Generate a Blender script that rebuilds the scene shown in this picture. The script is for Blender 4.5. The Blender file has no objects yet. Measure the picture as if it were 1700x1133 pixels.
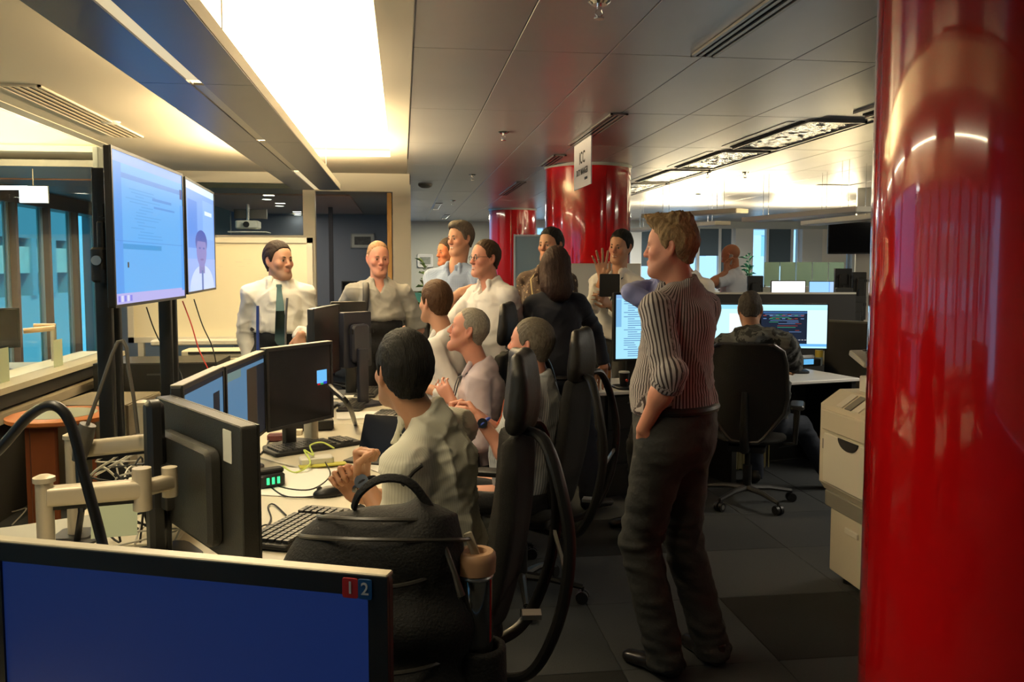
import bpy, bmesh, math, random, time
import numpy as np
from mathutils import Vector, Matrix, Euler
from math import sin, cos, pi, radians as RD, atan2, sqrt
T0 = time.time()
random.seed(7)
SC = bpy.context.scene
COL = SC.collection

# ------------------------------------------------------------------ camera
F_PX, W_PX, H_PX = 1400.0, 1700.0, 1133.0
CAM = np.array([0.0, 0.0, 1.60]); YAW = RD(7.4); PITCH = RD(4.0); SHIFT_PX = 28.0
cam_d = bpy.data.cameras.new('camera'); cam = bpy.data.objects.new('camera', cam_d); COL.objects.link(cam)
cam_d.sensor_fit = 'HORIZONTAL'; cam_d.sensor_width = 36.0; cam_d.lens = 36.0 * F_PX / W_PX
cam_d.shift_y = -SHIFT_PX / W_PX; cam_d.clip_start = 0.05; cam_d.clip_end = 200
cam.location = CAM; cam.rotation_euler = (pi / 2 - PITCH, 0, -YAW)
SC.camera = cam
_R = np.array(Euler((pi / 2 - PITCH, 0, -YAW)).to_matrix())
def ray(px, py):
    v = np.array([(px - W_PX / 2) / F_PX, (H_PX / 2 - SHIFT_PX - py) / F_PX, -1.0])
    return _R @ v
FW = np.array([sin(YAW), cos(YAW), 0.0])
def W(px, py, d):                       # world point on the ray of a photo pixel at horizontal depth d
    r = ray(px, py); return CAM + r * (d / (r @ FW))
def WZ(px, py, z):                      # ... at height z
    r = ray(px, py); return CAM + r * ((z - CAM[2]) / r[2])
def WY(px, py, y):
    r = ray(px, py); return CAM + r * (y / r[1])
def WX(px, py, x):
    r = ray(px, py); return CAM + r * (x / r[0])

# ------------------------------------------------------------------ world, exposure
SC.view_settings.view_transform = 'Standard'; SC.view_settings.look = 'None'
SC.view_settings.exposure = 0.45; SC.view_settings.gamma = 1.0
SC.view_settings.use_curve_mapping = False
SC.cycles.use_denoising = True
SC.cycles.max_bounces = 8; SC.cycles.diffuse_bounces = 4; SC.cycles.glossy_bounces = 4
SC.cycles.sample_clamp_indirect = 6.0
wd = bpy.data.worlds.new('sky'); SC.world = wd; wd.use_nodes = True
bg = wd.node_tree.nodes['Background']; bg.inputs[0].default_value = (0.22, 0.58, 1.0, 1); bg.inputs[1].default_value = 1.1
def area(name, loc, sx, sy, power, col, rot=(0, 0, 0), spread=180):
    l = bpy.data.lights.new(name, 'AREA'); l.shape = 'RECTANGLE'; l.size = sx; l.size_y = sy
    l.energy = power; l.color = col; l.spread = RD(spread)
    o = bpy.data.objects.new(name, l); o.location = loc; o.rotation_euler = rot; COL.objects.link(o); return o
WARM = (1.0, 0.74, 0.40)

for i, (y, e) in enumerate(((0.8, 5), (2.6, 9), (4.4, 22), (6.0, 110), (7.2, 260))): area('strip_uplight', (-.78, y, 2.365), .3, .9, e, WARM, rot=(pi, 0, 0))
for i, (y, e) in enumerate(((2.5, 40), (4.6, 150), (6.6, 260))): area('strip_uplight_far', (-3.7, y, 2.365), .3, .9, e, WARM, rot=(pi, 0, 0))
# uplights over the far right of the room
for (x, y, e) in ((4.6, 11.0, 45), (6.4, 10.8, 60), (4.6, 13.5, 80), (6.8, 13.5, 90), (8.6, 12, 60)): area('right_uplight', (x, y, 2.16), 1.2, .2, e, (1.0, .80, .48), rot=(pi, 0, 0))
# added fill lamps over corridor and right side, then rear office ceiling lights
for (x, y, e) in ((.6, 14.5, 22), (.9, 17.6, 75), (5, 16.5, 90), (8.5, 6, 60), (8.5, 11, 60), (5.0, 5.2, 45), (5.2, 1.2, 26)): area('fill_lamp', (x, y, 2.595), .08, 1.4, e, (1.0, .90, .72))
for (x, y) in ((-1.55, 10.3), (-1.6, 11.6), (-1.6, 13.4), (-.6, 11.0)): area('office_lamp', (x, y, 2.42), .12, .12, 7, (1.0, .88, .68))
for (y, e) in ((5.0, 30), (8.0, 40), (11.0, 30)): area('far_left_lamp', (-3.4, y, 2.28), .4, .4, e * .4, (.9, .95, 1.0))
sun = bpy.data.objects.new('sun', bpy.data.lights.new('sun', 'SUN')); COL.objects.link(sun); sun.data.energy = 3.0; sun.data.color = (1, .96, .9); sun.data.angle = RD(.5); sun.rotation_euler = (RD(38), 0, RD(48))

for y in (1.5, 3.4, 5.2, 7.0): area('strip_downlight', (-.78, y, 2.285), .05, 1.2, 16, (1, .82, .52))


# ------------------------------------------------------------------ materials
MATS = {}
def mat(name, col=(0.5, 0.5, 0.5), rough=0.5, metal=0.0, emit=None, es=1.0, noise=0.0, nscale=20.0, bump=0.0, bscale=60.0,
        coat=0.0, trans=0.0, spec=0.5, ior=1.45, sss=0.0):
    if name in MATS: return MATS[name]
    m = bpy.data.materials.new(name); m.use_nodes = True; MATS[name] = m
    nt = m.node_tree; b = nt.nodes['Principled BSDF']
    c = (*col, 1) if len(col) == 3 else col
    b.inputs['Base Color'].default_value = c; b.inputs['Roughness'].default_value = rough
    b.inputs['Metallic'].default_value = metal; b.inputs['Coat Weight'].default_value = coat
    b.inputs['Transmission Weight'].default_value = trans; b.inputs['Specular IOR Level'].default_value = spec
    b.inputs['IOR'].default_value = ior
    if sss: b.inputs['Subsurface Weight'].default_value = sss; b.inputs['Subsurface Radius'].default_value = (.012, .005, .003); b.inputs['Subsurface Scale'].default_value = 1.0
    if emit is not None:
        b.inputs['Emission Color'].default_value = (*emit, 1); b.inputs['Emission Strength'].default_value = es
    if noise or bump:
        tc = nt.nodes.new('ShaderNodeTexCoord')
    if noise:
        n = nt.nodes.new('ShaderNodeTexNoise'); n.inputs['Scale'].default_value = nscale; n.inputs['Detail'].default_value = 4
        nt.links.new(tc.outputs['Object'], n.inputs['Vector'])
        mx = nt.nodes.new('ShaderNodeMix'); mx.data_type = 'RGBA'
        mx.inputs[6].default_value = tuple(x * (1 - noise) for x in c[:3]) + (1,)
        mx.inputs[7].default_value = tuple(min(1, x * (1 + noise)) for x in c[:3]) + (1,)
        nt.links.new(n.outputs[0], mx.inputs[0]); nt.links.new(mx.outputs[2], b.inputs['Base Color'])
    if bump:
        n2 = nt.nodes.new('ShaderNodeTexNoise'); n2.inputs['Scale'].default_value = bscale; n2.inputs['Detail'].default_value = 3
        nt.links.new(tc.outputs['Object'], n2.inputs['Vector'])
        bp = nt.nodes.new('ShaderNodeBump'); bp.inputs['Strength'].default_value = bump; bp.inputs['Distance'].default_value = 0.01
        nt.links.new(n2.outputs[0], bp.inputs['Height']); nt.links.new(bp.outputs[0], b.inputs['Normal'])
    return m

# ------------------------------------------------------------------ mesh builder
def V(*a): return np.array(a, float)
def nrm(v):
    v = np.asarray(v, float); n = np.linalg.norm(v); return v / n if n > 1e-9 else v
class MB:
    def __init__(s): s.v = []; s.f = []; s.mi = []
    def add(s, vs, fs, mi=0):
        o = len(s.v); s.v += [tuple(map(float, p)) for p in vs]
        for f in fs: s.f.append(tuple(o + i for i in f)); s.mi.append(mi)
        return s
    def box(s, c, d, rot=None, mi=0):                       # centre, full dims, optional 3x3
        c = np.array(c, float); h = np.array(d, float) / 2
        P = [V(x, y, z) * h for x in (-1, 1) for y in (-1, 1) for z in (-1, 1)]
        if rot is not None: P = [rot @ p for p in P]
        return s.add([c + p for p in P], [(0, 1, 3, 2), (4, 6, 7, 5), (0, 4, 5, 1), (2, 3, 7, 6), (0, 2, 6, 4), (1, 5, 7, 3)], mi)
    def bb(s, lo, hi, mi=0):
        lo = np.array(lo, float); hi = np.array(hi, float); return s.box((lo + hi) / 2, hi - lo, None, mi)
    def rbox(s, c, d, r=0.01, rot=None, seg=3, axis=2, mi=0, ch=None):  # rounded-corner slab, extruded along axis, with chamfered caps
        c = np.array(c, float); a, b = [i for i in range(3) if i != axis]
        ha, hb, hc = d[a] / 2, d[b] / 2, d[axis] / 2; r = min(r, ha * .999, hb * .999)
        ch = min(r * .5, hc * .5) if ch is None else ch
        def ring(ins, z):
            o = []
            for qx, qy, a0 in ((1, 1, 0), (-1, 1, 90), (-1, -1, 180), (1, -1, 270)):
                for k in range(seg + 1):
                    t = RD(a0 + 90 * k / seg); p = [0, 0, 0]
                    p[a] = qx * (ha - r) + (r - ins) * cos(t); p[b] = qy * (hb - r) + (r - ins) * sin(t); p[axis] = z; o.append(V(*p))
            return o
        R = [ring(ch, -hc), ring(0, -hc + ch), ring(0, hc - ch), ring(ch, hc)]; n = len(R[0]); P = sum(R, [])
        if rot is not None: P = [rot @ p for p in P]
        flip = (axis == 1)
        fs = [tuple(range(n - 1, -1, -1)), tuple(range(3 * n, 4 * n))]
        for k in range(3):
            for i in range(n): fs.append((k * n + i, k * n + (i + 1) % n, (k + 1) * n + (i + 1) % n, (k + 1) * n + i))
        if flip: fs = [f[::-1] for f in fs]
        return s.add([c + p for p in P], fs, mi)
    def tube(s, pts, r, n=10, cap=True, mi=0, squash=None, closed=False):
        pts = [np.array(p, float) for p in pts]; m = len(pts)
        rs = [r] * m if not hasattr(r, '__len__') else list(r)
        ts = []
        for i in range(m):
            if closed: t = pts[(i + 1) % m] - pts[i - 1]
            else: t = pts[min(i + 1, m - 1)] - pts[max(i - 1, 0)]
            ts.append(nrm(t))
        up = V(0, 0, 1) if abs(ts[0][2]) < .9 else V(1, 0, 0)
        u = nrm(np.cross(ts[0], up)); P = []
        for i in range(m):
            u = nrm(u - ts[i] * (u @ ts[i])); w = np.cross(ts[i], u)
            for k in range(n):
                a = 2 * pi * k / n; P.append(pts[i] + (u * cos(a) + w * sin(a) * (squash or 1)) * rs[i])
        fs = []
        for i in range(m if closed else m - 1):
            j = (i + 1) % m
            for k in range(n): fs.append((i * n + k, i * n + (k + 1) % n, j * n + (k + 1) % n, j * n + k))
        if cap and not closed: fs += [tuple(range(n - 1, -1, -1)), tuple(range((m - 1) * n, m * n))]
        return s.add(P, fs, mi)
    def cyl(s, a, b, r, r2=None, n=20, mi=0): return s.tube([a, b], [r, r if r2 is None else r2], n, mi=mi)
    def lathe(s, c, prof, n=24, mi=0, axis=2):
        P = []; c = np.array(c, float)
        for (r, z) in prof:
            for k in range(n):
                a = 2 * pi * k / n
                q = V(r * cos(a), r * sin(a), z)
                if axis == 1: q = V(q[0], q[2], -q[1])
                if axis == 0: q = V(q[2], q[0], q[1])
                P.append(c + q)
        m = len(prof); fs = []
        for i in range(m - 1):
            for k in range(n): fs.append((i * n + k, i * n + (k + 1) % n, (i + 1) * n + (k + 1) % n, (i + 1) * n + k))
        if prof[0][0] > 1e-6: fs.append(tuple(range(n - 1, -1, -1)))
        if prof[-1][0] > 1e-6: fs.append(tuple(range((m - 1) * n, m * n)))
        return s.add(P, fs, mi)
    def prism(s, poly, z0, z1, mi=0):                       # poly in xy, ccw
        n = len(poly); P = [(x, y, z0) for x, y in poly] + [(x, y, z1) for x, y in poly]
        fs = [tuple(range(n - 1, -1, -1)), tuple(range(n, 2 * n))] + [(i, (i + 1) % n, n + (i + 1) % n, n + i) for i in range(n)]
        return s.add(P, fs, mi)
    def quad(s, a, b, c, d, mi=0): return s.add([a, b, c, d], [(0, 1, 2, 3)], mi)
    def mesh(s, name, mats, smooth=False):
        me = bpy.data.meshes.new(name); me.from_pydata(s.v, [], s.f)
        for m in (mats if isinstance(mats, (list, tuple)) else [mats]): me.materials.append(m)
        if len(me.materials) > 1: me.polygons.foreach_set('material_index', s.mi)
        bm = bmesh.new(); bm.from_mesh(me); bmesh.ops.remove_doubles(bm, verts=bm.verts, dist=1e-6)
        bmesh.ops.recalc_face_normals(bm, faces=bm.faces); bm.to_mesh(me); bm.free()
        if smooth:
            me.polygons.foreach_set('use_smooth', [True] * len(me.polygons))
            try: me.set_sharp_from_angle(angle=RD(38))
            except Exception: pass
        return me
    def build(s, name, mats, parent=None, smooth=False, kind=None, label=None):
        return link(name, s.mesh(name, mats, smooth), parent, kind, label)
def link(name, me, parent=None, kind=None, label=None):
    o = bpy.data.objects.new(name, me); COL.objects.link(o)
    if parent is not None: o.parent = parent
    if kind: o['kind'] = kind
    if label: o['label'] = label
    return o
def tag(o, label, cat, group=None, kind=None):
    o['label'] = label; o['category'] = cat
    if group: o['group'] = group
    if kind: o['kind'] = kind
    return o
def thing(name, label, cat, loc=(0, 0, 0), rz=0.0, group=None):
    o = bpy.data.objects.new(name, None); o.empty_display_size = .1; COL.objects.link(o)
    o.location = [float(q) for q in loc]; o.rotation_euler = (0, 0, rz)
    return tag(o, label, cat, group)
def struct(o, kind='structure'): o['kind'] = kind; return o
def copy_tree(o, parent=None):
    c = o.copy(); COL.objects.link(c); c.parent = parent
    for ch in [x for x in o.children]: copy_tree(ch, c)
    return c
def dup(o, loc, rz=None, label=None, group=None):
    c = copy_tree(o); c.location = [float(q) for q in loc]
    if rz is not None: c.rotation_euler = (0, 0, rz)
    if label: c['label'] = label
    if group: c['group'] = group
    return c
def rotz(a): return np.array([[cos(a), -sin(a), 0], [sin(a), cos(a), 0], [0, 0, 1.0]])
def rotx(a): return np.array([[1.0, 0, 0], [0, cos(a), -sin(a)], [0, sin(a), cos(a)]])
def roty(a): return np.array([[cos(a), 0, sin(a)], [0, 1.0, 0], [-sin(a), 0, cos(a)]])
def text_mesh(txt, size, bold=False, extrude=0.0004):
    c = bpy.data.curves.new('writing', 'FONT'); c.body = txt; c.size = size; c.align_x = 'CENTER'; c.align_y = 'CENTER'
    c.extrude = extrude; c.resolution_u = 3
    if bold: c.offset = size * .012
    o = bpy.data.objects.new('writing', c); COL.objects.link(o)
    me = bpy.data.meshes.new_from_object(o); bpy.data.objects.remove(o); return me

# ------------------------------------------------------------------ implicit-surface figures
class Field:
    def __init__(s, xs, ys, zs):
        s.c = [np.asarray(a, np.float32) for a in (xs, ys, zs)]
        s.F = np.full([len(a) for a in s.c], 0.2, np.float32)
    def sub(s, lo, hi):
        sl = []
        for i in range(3):
            a = np.searchsorted(s.c[i], lo[i]); b = np.searchsorted(s.c[i], hi[i]); sl.append(slice(max(a - 1, 0), min(b + 1, len(s.c[i]))))
        X = s.c[0][sl[0]][:, None, None]; Y = s.c[1][sl[1]][None, :, None]; Z = s.c[2][sl[2]][None, None, :]
        return tuple(sl), X, Y, Z
    def op(s, fn, lo, hi, k=0.0, mode='add'):
        sl, X, Y, Z = s.sub(lo, hi)
        if min(X.size, Y.size, Z.size) == 0: return
        d = np.broadcast_to(fn(X, Y, Z), s.F[sl].shape); A = s.F[sl]
        if mode == 'add':
            if k > 0: h = np.maximum(k - np.abs(A - d), 0) / k; s.F[sl] = np.minimum(A, d) - h * h * (k * .25)
            else: s.F[sl] = np.minimum(A, d)
        elif mode == 'cut':
            d = -d
            if k > 0: h = np.maximum(k - np.abs(A - d), 0) / k; s.F[sl] = np.maximum(A, d) + h * h * (k * .25)
            else: s.F[sl] = np.maximum(A, d)
        elif mode == 'and': s.F[sl] = np.maximum(A, d)
    def cone(s, a, b, ra, rb, k=0.02, mode='add', sq=None, cut=None, grow=0.0):
        a = np.asarray(a, float); b = np.asarray(b, float); ra += grow; rb += grow
        pad = max(ra, rb) + k + .02; lo = np.minimum(a, b) - pad; hi = np.maximum(a, b) + pad
        s.op(dcone(a, b, ra, rb, sq, cut), lo, hi, k, mode)
    def ell(s, c, r, R=None, k=0.02, mode='add', grow=0.0):
        c = np.asarray(c, float); r = np.asarray(r, float) + grow; pad = r.max() + k + .02
        s.op(dell(c, r, R), c - pad, c + pad, k, mode)
    def mesh(s):
        F = s.F; F[0] = F[-1] = .2; F[:, 0] = F[:, -1] = .2; F[:, :, 0] = F[:, :, -1] = .2
        S = F < 0
        cnt = np.zeros([n - 1 for n in F.shape], np.uint8)
        for i in (0, 1):
            for j in (0, 1):
                for k in (0, 1): cnt += S[i:F.shape[0] - 1 + i, j:F.shape[1] - 1 + j, k:F.shape[2] - 1 + k]
        act = (cnt > 0) & (cnt < 8); idx = np.argwhere(act); N = len(idx)
        vid = np.full(act.shape, -1, np.int32); vid[act] = np.arange(N)
        corners = [(i, j, k) for i in (0, 1) for j in (0, 1) for k in (0, 1)]
        vals = []; pos = []
        for (i, j, k) in corners:
            a, b, c = idx[:, 0] + i, idx[:, 1] + j, idx[:, 2] + k
            vals.append(F[a, b, c]); pos.append(np.stack([s.c[0][a], s.c[1][b], s.c[2][c]], 1))
        acc = np.zeros((N, 3), np.float32); n = np.zeros(N, np.float32)
        for e in range(8):
            for g in range(e + 1, 8):
                if sum(abs(corners[e][q] - corners[g][q]) for q in range(3)) != 1: continue
                m = (vals[e] < 0) != (vals[g] < 0)
                t = np.where(m, vals[e] / (vals[e] - vals[g] + 1e-12), 0)
                p = pos[e] + t[:, None] * (pos[g] - pos[e]); acc += p * m[:, None]; n += m
        V_ = acc / np.maximum(n, 1)[:, None]; Q = []
        for ax in range(3):
            o1, o2 = [(1, 2), (2, 0), (0, 1)][ax]
            A = np.moveaxis(S, [ax, o1, o2], [0, 1, 2]); vi = np.moveaxis(vid, [ax, o1, o2], [0, 1, 2])
            d = A[1:] != A[:-1]; d = d[:, 1:-1, 1:-1]; ii = np.argwhere(d)
            i, j, k = ii[:, 0], ii[:, 1] + 1, ii[:, 2] + 1
            q = np.stack([vi[i, j - 1, k - 1], vi[i, j, k - 1], vi[i, j, k], vi[i, j - 1, k]], 1)
            ins = A[i, j, k]; q = np.where(ins[:, None], q, q[:, ::-1]); Q.append(q)
        return V_, np.concatenate(Q)
def dcone(a, b, ra, rb, sq=None, cut=None):
    a = np.asarray(a, float); b = np.asarray(b, float); ab = b - a; L2 = max(float(ab @ ab), 1e-9)
    def fn(X, Y, Z):
        x, y, z = X - a[0], Y - a[1], Z - a[2]
        t = np.clip((x * ab[0] + y * ab[1] + z * ab[2]) / L2, 0, 1)
        qx, qy, qz = x - t * ab[0], y - t * ab[1], z - t * ab[2]
        d2 = qx * qx + qy * qy + qz * qz
        if sq is not None:
            ax, f = sq; w = qx * ax[0] + qy * ax[1] + qz * ax[2]; d2 = d2 + (1 / (f * f) - 1) * w * w
        d = np.sqrt(d2) - (ra + (rb - ra) * t)
        if cut is not None:                                  # flat end: beyond plane p, n is outside
            p, n_ = cut; d = np.maximum(d, (X - p[0]) * n_[0] + (Y - p[1]) * n_[1] + (Z - p[2]) * n_[2])
        return d
    return fn
def dell(c, r, R=None):
    R = np.eye(3) if R is None else np.asarray(R)          # columns = axes
    def fn(X, Y, Z):
        x, y, z = X - c[0], Y - c[1], Z - c[2]
        q = [(x * R[0, i] + y * R[1, i] + z * R[2, i]) / r[i] for i in range(3)]
        n = np.sqrt(q[0] ** 2 + q[1] ** 2 + q[2] ** 2)
        return (n - 1) * (sum(1 / v for v in r) / 3) ** -1
    return fn
def axis_coords(lo, hi, base, fine):                        # fine: list of (a, b, step)
    out = [lo]; x = lo
    while x < hi:
        st = base
        for (a, b, h) in fine:
            if a - base * .5 <= x < b: st = min(st, h)
            elif x < a < x + st: st = min(st, max(h, a - x))
        x += st; out.append(x)
    return np.array(out)
def mk_mesh(name, v, q, mats, smooth=True):
    me = bpy.data.meshes.new(name); n = len(v); m = len(q)
    me.vertices.add(n); me.vertices.foreach_set('co', np.asarray(v, np.float32).ravel())
    me.loops.add(m * 4); me.loops.foreach_set('vertex_index', np.asarray(q, np.int32).ravel())
    me.polygons.add(m); me.polygons.foreach_set('loop_start', np.arange(0, m * 4, 4, dtype=np.int32))
    try: me.polygons.foreach_set('loop_total', np.full(m, 4, np.int32))
    except Exception: pass
    me.polygons.foreach_set('use_smooth', np.full(m, smooth)); me.update(); me.validate()
    for x in (mats if isinstance(mats, (list, tuple)) else [mats]): me.materials.append(x)
    return me
def vnormals(v, q):
    a = v[q[:, 2]] - v[q[:, 0]]; b = v[q[:, 3]] - v[q[:, 1]]; fn = np.cross(a, b); N = np.zeros_like(v)
    for i in range(4): np.add.at(N, q[:, i], fn)
    return N / (np.linalg.norm(N, axis=1, keepdims=True) + 1e-9)
def wob(p, f, seed, st=(1, 1, 1)):
    rs = np.random.RandomState(seed); q = p * np.array(st) * f; out = 0
    for i in range(5):
        d1, d2 = rs.randn(3), rs.randn(3); d1 /= np.linalg.norm(d1); d2 /= np.linalg.norm(d2)
        out = out + np.sin(q @ d1 * (1 + .35 * i) + 1.7 * np.sin(q @ d2 * .8 + rs.rand() * 6) + rs.rand() * 6) / (1 + .3 * i)
    return out / 2.6
def set_col(me, name, arr):
    a = me.color_attributes.new(name, 'FLOAT_COLOR', 'POINT'); rgba = np.ones((len(arr), 4), np.float32); rgba[:, :3] = arr; a.data.foreach_set('color', rgba.ravel())
def set_f(me, name, arr):
    a = me.attributes.new(name, 'FLOAT', 'POINT'); a.data.foreach_set('value', np.asarray(arr, np.float32))
def skin_mat():
    if 'skin' in MATS: return MATS['skin']
    m = mat('skin', (0.6, 0.35, 0.25), 0.48, sss=0.12, spec=.4); nt = m.node_tree; b = nt.nodes['Principled BSDF']
    at = nt.nodes.new('ShaderNodeAttribute'); at.attribute_name = 'tone'
    nt.links.new(at.outputs['Color'], b.inputs['Base Color'])
    tc = nt.nodes.new('ShaderNodeTexCoord'); n = nt.nodes.new('ShaderNodeTexNoise'); n.inputs['Scale'].default_value = 180
    bp = nt.nodes.new('ShaderNodeBump'); bp.inputs['Strength'].default_value = .15; bp.inputs['Distance'].default_value = .003
    nt.links.new(tc.outputs['Object'], n.inputs['Vector']); nt.links.new(n.outputs[0], bp.inputs['Height']); nt.links.new(bp.outputs[0], b.inputs['Normal'])
    return m
def hair_mat(name, col, tip=None):
    if name in MATS: return MATS[name]
    m = mat(name, col, 0.62, spec=.22); nt = m.node_tree; b = nt.nodes['Principled BSDF']
    tc = nt.nodes.new('ShaderNodeTexCoord'); mp = nt.nodes.new('ShaderNodeMapping'); mp.inputs['Scale'].default_value = (320, 110, 60)
    n = nt.nodes.new('ShaderNodeTexNoise'); n.inputs['Scale'].default_value = 1.0; n.inputs['Detail'].default_value = 3
    mx = nt.nodes.new('ShaderNodeMix'); mx.data_type = 'RGBA'; mx.inputs[6].default_value = tuple(c * .45 for c in col) + (1,)
    mx.inputs[7].default_value = tuple(min(1, c * 1.5) for c in (tip or col)) + (1,)
    bp = nt.nodes.new('ShaderNodeBump'); bp.inputs['Strength'].default_value = .7; bp.inputs['Distance'].default_value = .006
    L = nt.links.new; L(tc.outputs['Object'], mp.inputs[0]); L(mp.outputs[0], n.inputs['Vector']); L(n.outputs[0], mx.inputs[0])
    L(mx.outputs[2], b.inputs['Base Color']); L(n.outputs[0], bp.inputs['Height']); L(bp.outputs[0], b.inputs['Normal'])
    return m
def cloth_mat(name, col, col2=None, pitch=0.0, duty=.5, rough=.85, kind='stripe', sub=0.0):
    """woven cloth; stripes follow the vertex attribute st (metres around the body or limb), checks use it with tt (metres along)"""
    if name in MATS: return MATS[name]
    m = mat(name, col, rough, spec=.25); nt = m.node_tree; b = nt.nodes['Principled BSDF']; L = nt.links.new
    b.inputs['Sheen Weight'].default_value = .15
    def M(op, a, bb=None):
        n = nt.nodes.new('ShaderNodeMath'); n.operation = op
        for i, x in enumerate((a, bb)):
            if x is None: continue
            if isinstance(x, (int, float)): n.inputs[i].default_value = x
            else: L(x, n.inputs[i])
        return n.outputs[0]
    tc = nt.nodes.new('ShaderNodeTexCoord')
    if col2 is not None and kind in ('stripe', 'check'):
        at = nt.nodes.new('ShaderNodeAttribute'); at.attribute_name = 'st'
        f = M('GREATER_THAN', M('FRACT', M('DIVIDE', at.outputs['Fac'], pitch)), 1 - duty)
        if kind == 'check':
            a2 = nt.nodes.new('ShaderNodeAttribute'); a2.attribute_name = 'tt'
            g = M('GREATER_THAN', M('FRACT', M('DIVIDE', a2.outputs['Fac'], pitch)), 1 - duty)
            f = M('MULTIPLY', M('ADD', f, g), .5)
    elif col2 is not None:
        n = nt.nodes.new('ShaderNodeTexNoise' if kind == 'camo' else 'ShaderNodeTexVoronoi'); n.inputs['Scale'].default_value = pitch
        L(tc.outputs['Object'], n.inputs['Vector']); f = M('GREATER_THAN', n.outputs[0], duty)
        if kind == 'camo': n.inputs['Detail'].default_value = 5
    if col2 is not None:
        mx = nt.nodes.new('ShaderNodeMix'); mx.data_type = 'RGBA'; mx.inputs[6].default_value = (*col, 1); mx.inputs[7].default_value = (*col2, 1)
        L(f, mx.inputs[0]); L(mx.outputs[2], b.inputs['Base Color'])
    n2 = nt.nodes.new('ShaderNodeTexNoise'); n2.inputs['Scale'].default_value = 5.5; n2.inputs['Detail'].default_value = 3; n2.noise_type = 'RIDGED_MULTIFRACTAL'
    n2.inputs['Distortion'].default_value = .8
    bp = nt.nodes.new('ShaderNodeBump'); bp.inputs['Strength'].default_value = .28; bp.inputs['Distance'].default_value = .02
    L(tc.outputs['Object'], n2.inputs['Vector']); L(n2.outputs[0], bp.inputs['Height']); L(bp.outputs[0], b.inputs['Normal'])
    return m

def ik(a, t, l1, l2, hint):
    a = np.asarray(a, float); t = np.asarray(t, float); d = t - a; D = np.linalg.norm(d); D2 = min(max(D, abs(l1 - l2) + .02), (l1 + l2) * .995)
    u = d / max(D, 1e-6); x = (l1 * l1 - l2 * l2 + D2 * D2) / (2 * D2); h = sqrt(max(l1 * l1 - x * x, 0))
    hp = np.asarray(hint, float); hp = nrm(hp - u * (hp @ u)); return a + u * x + hp * h, a + u * D2
def rot_from(fwd, up):
    """columns: x = left of the figure, y = back, z = up, with -y along fwd"""
    y = -nrm(fwd); z = np.asarray(up, float); z = nrm(z - y * (z @ y)); x = np.cross(y, z); return np.stack([x, y, z], 1)

HA = np.array([.92, .95, 1.0])                           # head proportions
def head_field(S, C, R, o, grow=0.0):
    sc = o.get('hs', 1.0)
    def T(p): return C + R @ (np.asarray(p, float) * sc * HA)
    def e(p, r, k=.012, mode='add', RR=None): S.ell(T(p), np.asarray(r) * sc * (HA if RR is None else 1), R if RR is None else R @ RR, k * sc, mode)
    def c(a, b, ra, rb, k=.012, mode='add', **kw): S.cone(T(a), T(b), ra * sc, rb * sc, k * sc, mode, **kw)
    wj = o.get('jaw', 1.0)
    e((0, .014, .036), (.075, .094, .082), 0)
    e((0, -.02, .03), (.066, .07, .066), .02)                         # forehead
    c((0, -.018, -.02), (0, -.04, -.075), .060 * wj, .044 * wj, .03)
    for s_ in (-1, 1):
        c((s_ * .05 * wj, .0, -.035), (s_ * .027 * wj, -.062, -.092), .022, .019, .022)   # jaw line
        e((s_ * .041, -.056, -.022), (.027, .026, .024), .018)        # cheek
    c((-.012, -.070, -.098), (.012, -.070, -.098), .020, .020, .016)  # chin
    e((0, -.064, -.055), (.032, .024, .026), .018)                    # mouth mass
    c((-.034, -.076, .021), (.034, -.076, .021), .010, .010, .010)    # brow
    for s_ in (-1, 1):
        e((s_ * .031, -.097, .002), (.021, .016, .0125), .010, 'cut') # socket
        e((s_ * .031, -.0715, .002), (.0145, .0125, .0125), .003)      # lids over the eyeball
        c((s_ * .019, -.0815, .0095), (s_ * .043, -.0755, .0095), .0052, .0045, .004)
        c((s_ * .020, -.0805, -.0075), (s_ * .042, -.0750, -.0065), .0042, .0040, .004)
    c((0, -.083, .014), (0, -.1015, -.024), .0075, .0110, .012)        # nose
    e((0, -.1005, -.028), (.0120, .0115, .0095), .006)
    for s_ in (-1, 1): e((s_ * .0115, -.092, -.031), (.0085, .011, .0075), .006)
    sm = o.get('smile', 0.0)
    if o.get('open'):
        e((0, -.100, -.067), (.030, .034, .017), .003, 'cut')
        c((-.022, -.084, -.087), (.022, -.084, -.087), .007, .007, .006); c((-.012, -.070, -.108), (.012, -.070, -.108), .019, .019, .012)
        c((-.022, -.089, -.048), (.022, -.089, -.048), .006, .006, .006)
    else:
        w = .024 + .006 * sm
        for s_ in (-1, 1):
            c((0, -.0915, -.0555), (s_ * w, -.079, -.0565 + .006 * sm), .0058, .0035, .004)
            c((0, -.090, -.066), (s_ * w * .9, -.078, -.0625 + .006 * sm), .0068, .0035, .004)
        if sm: c((-.017, -.0955, -.0605), (.017, -.0955, -.0605), .0022, .0022, .001, 'cut')
    for s_ in (-1, 1):                                                # ears
        A = rotz(s_ * RD(-22)) @ rotx(RD(-12))
        e((s_ * .077, .012, -.002), (.010, .019, .033), .006, 'add', A)
        e((s_ * .086, .008, .003), (.007, .010, .019), .004, 'cut', A)
        e((s_ * .072, .008, -.027), (.009, .010, .010), .006)
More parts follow.
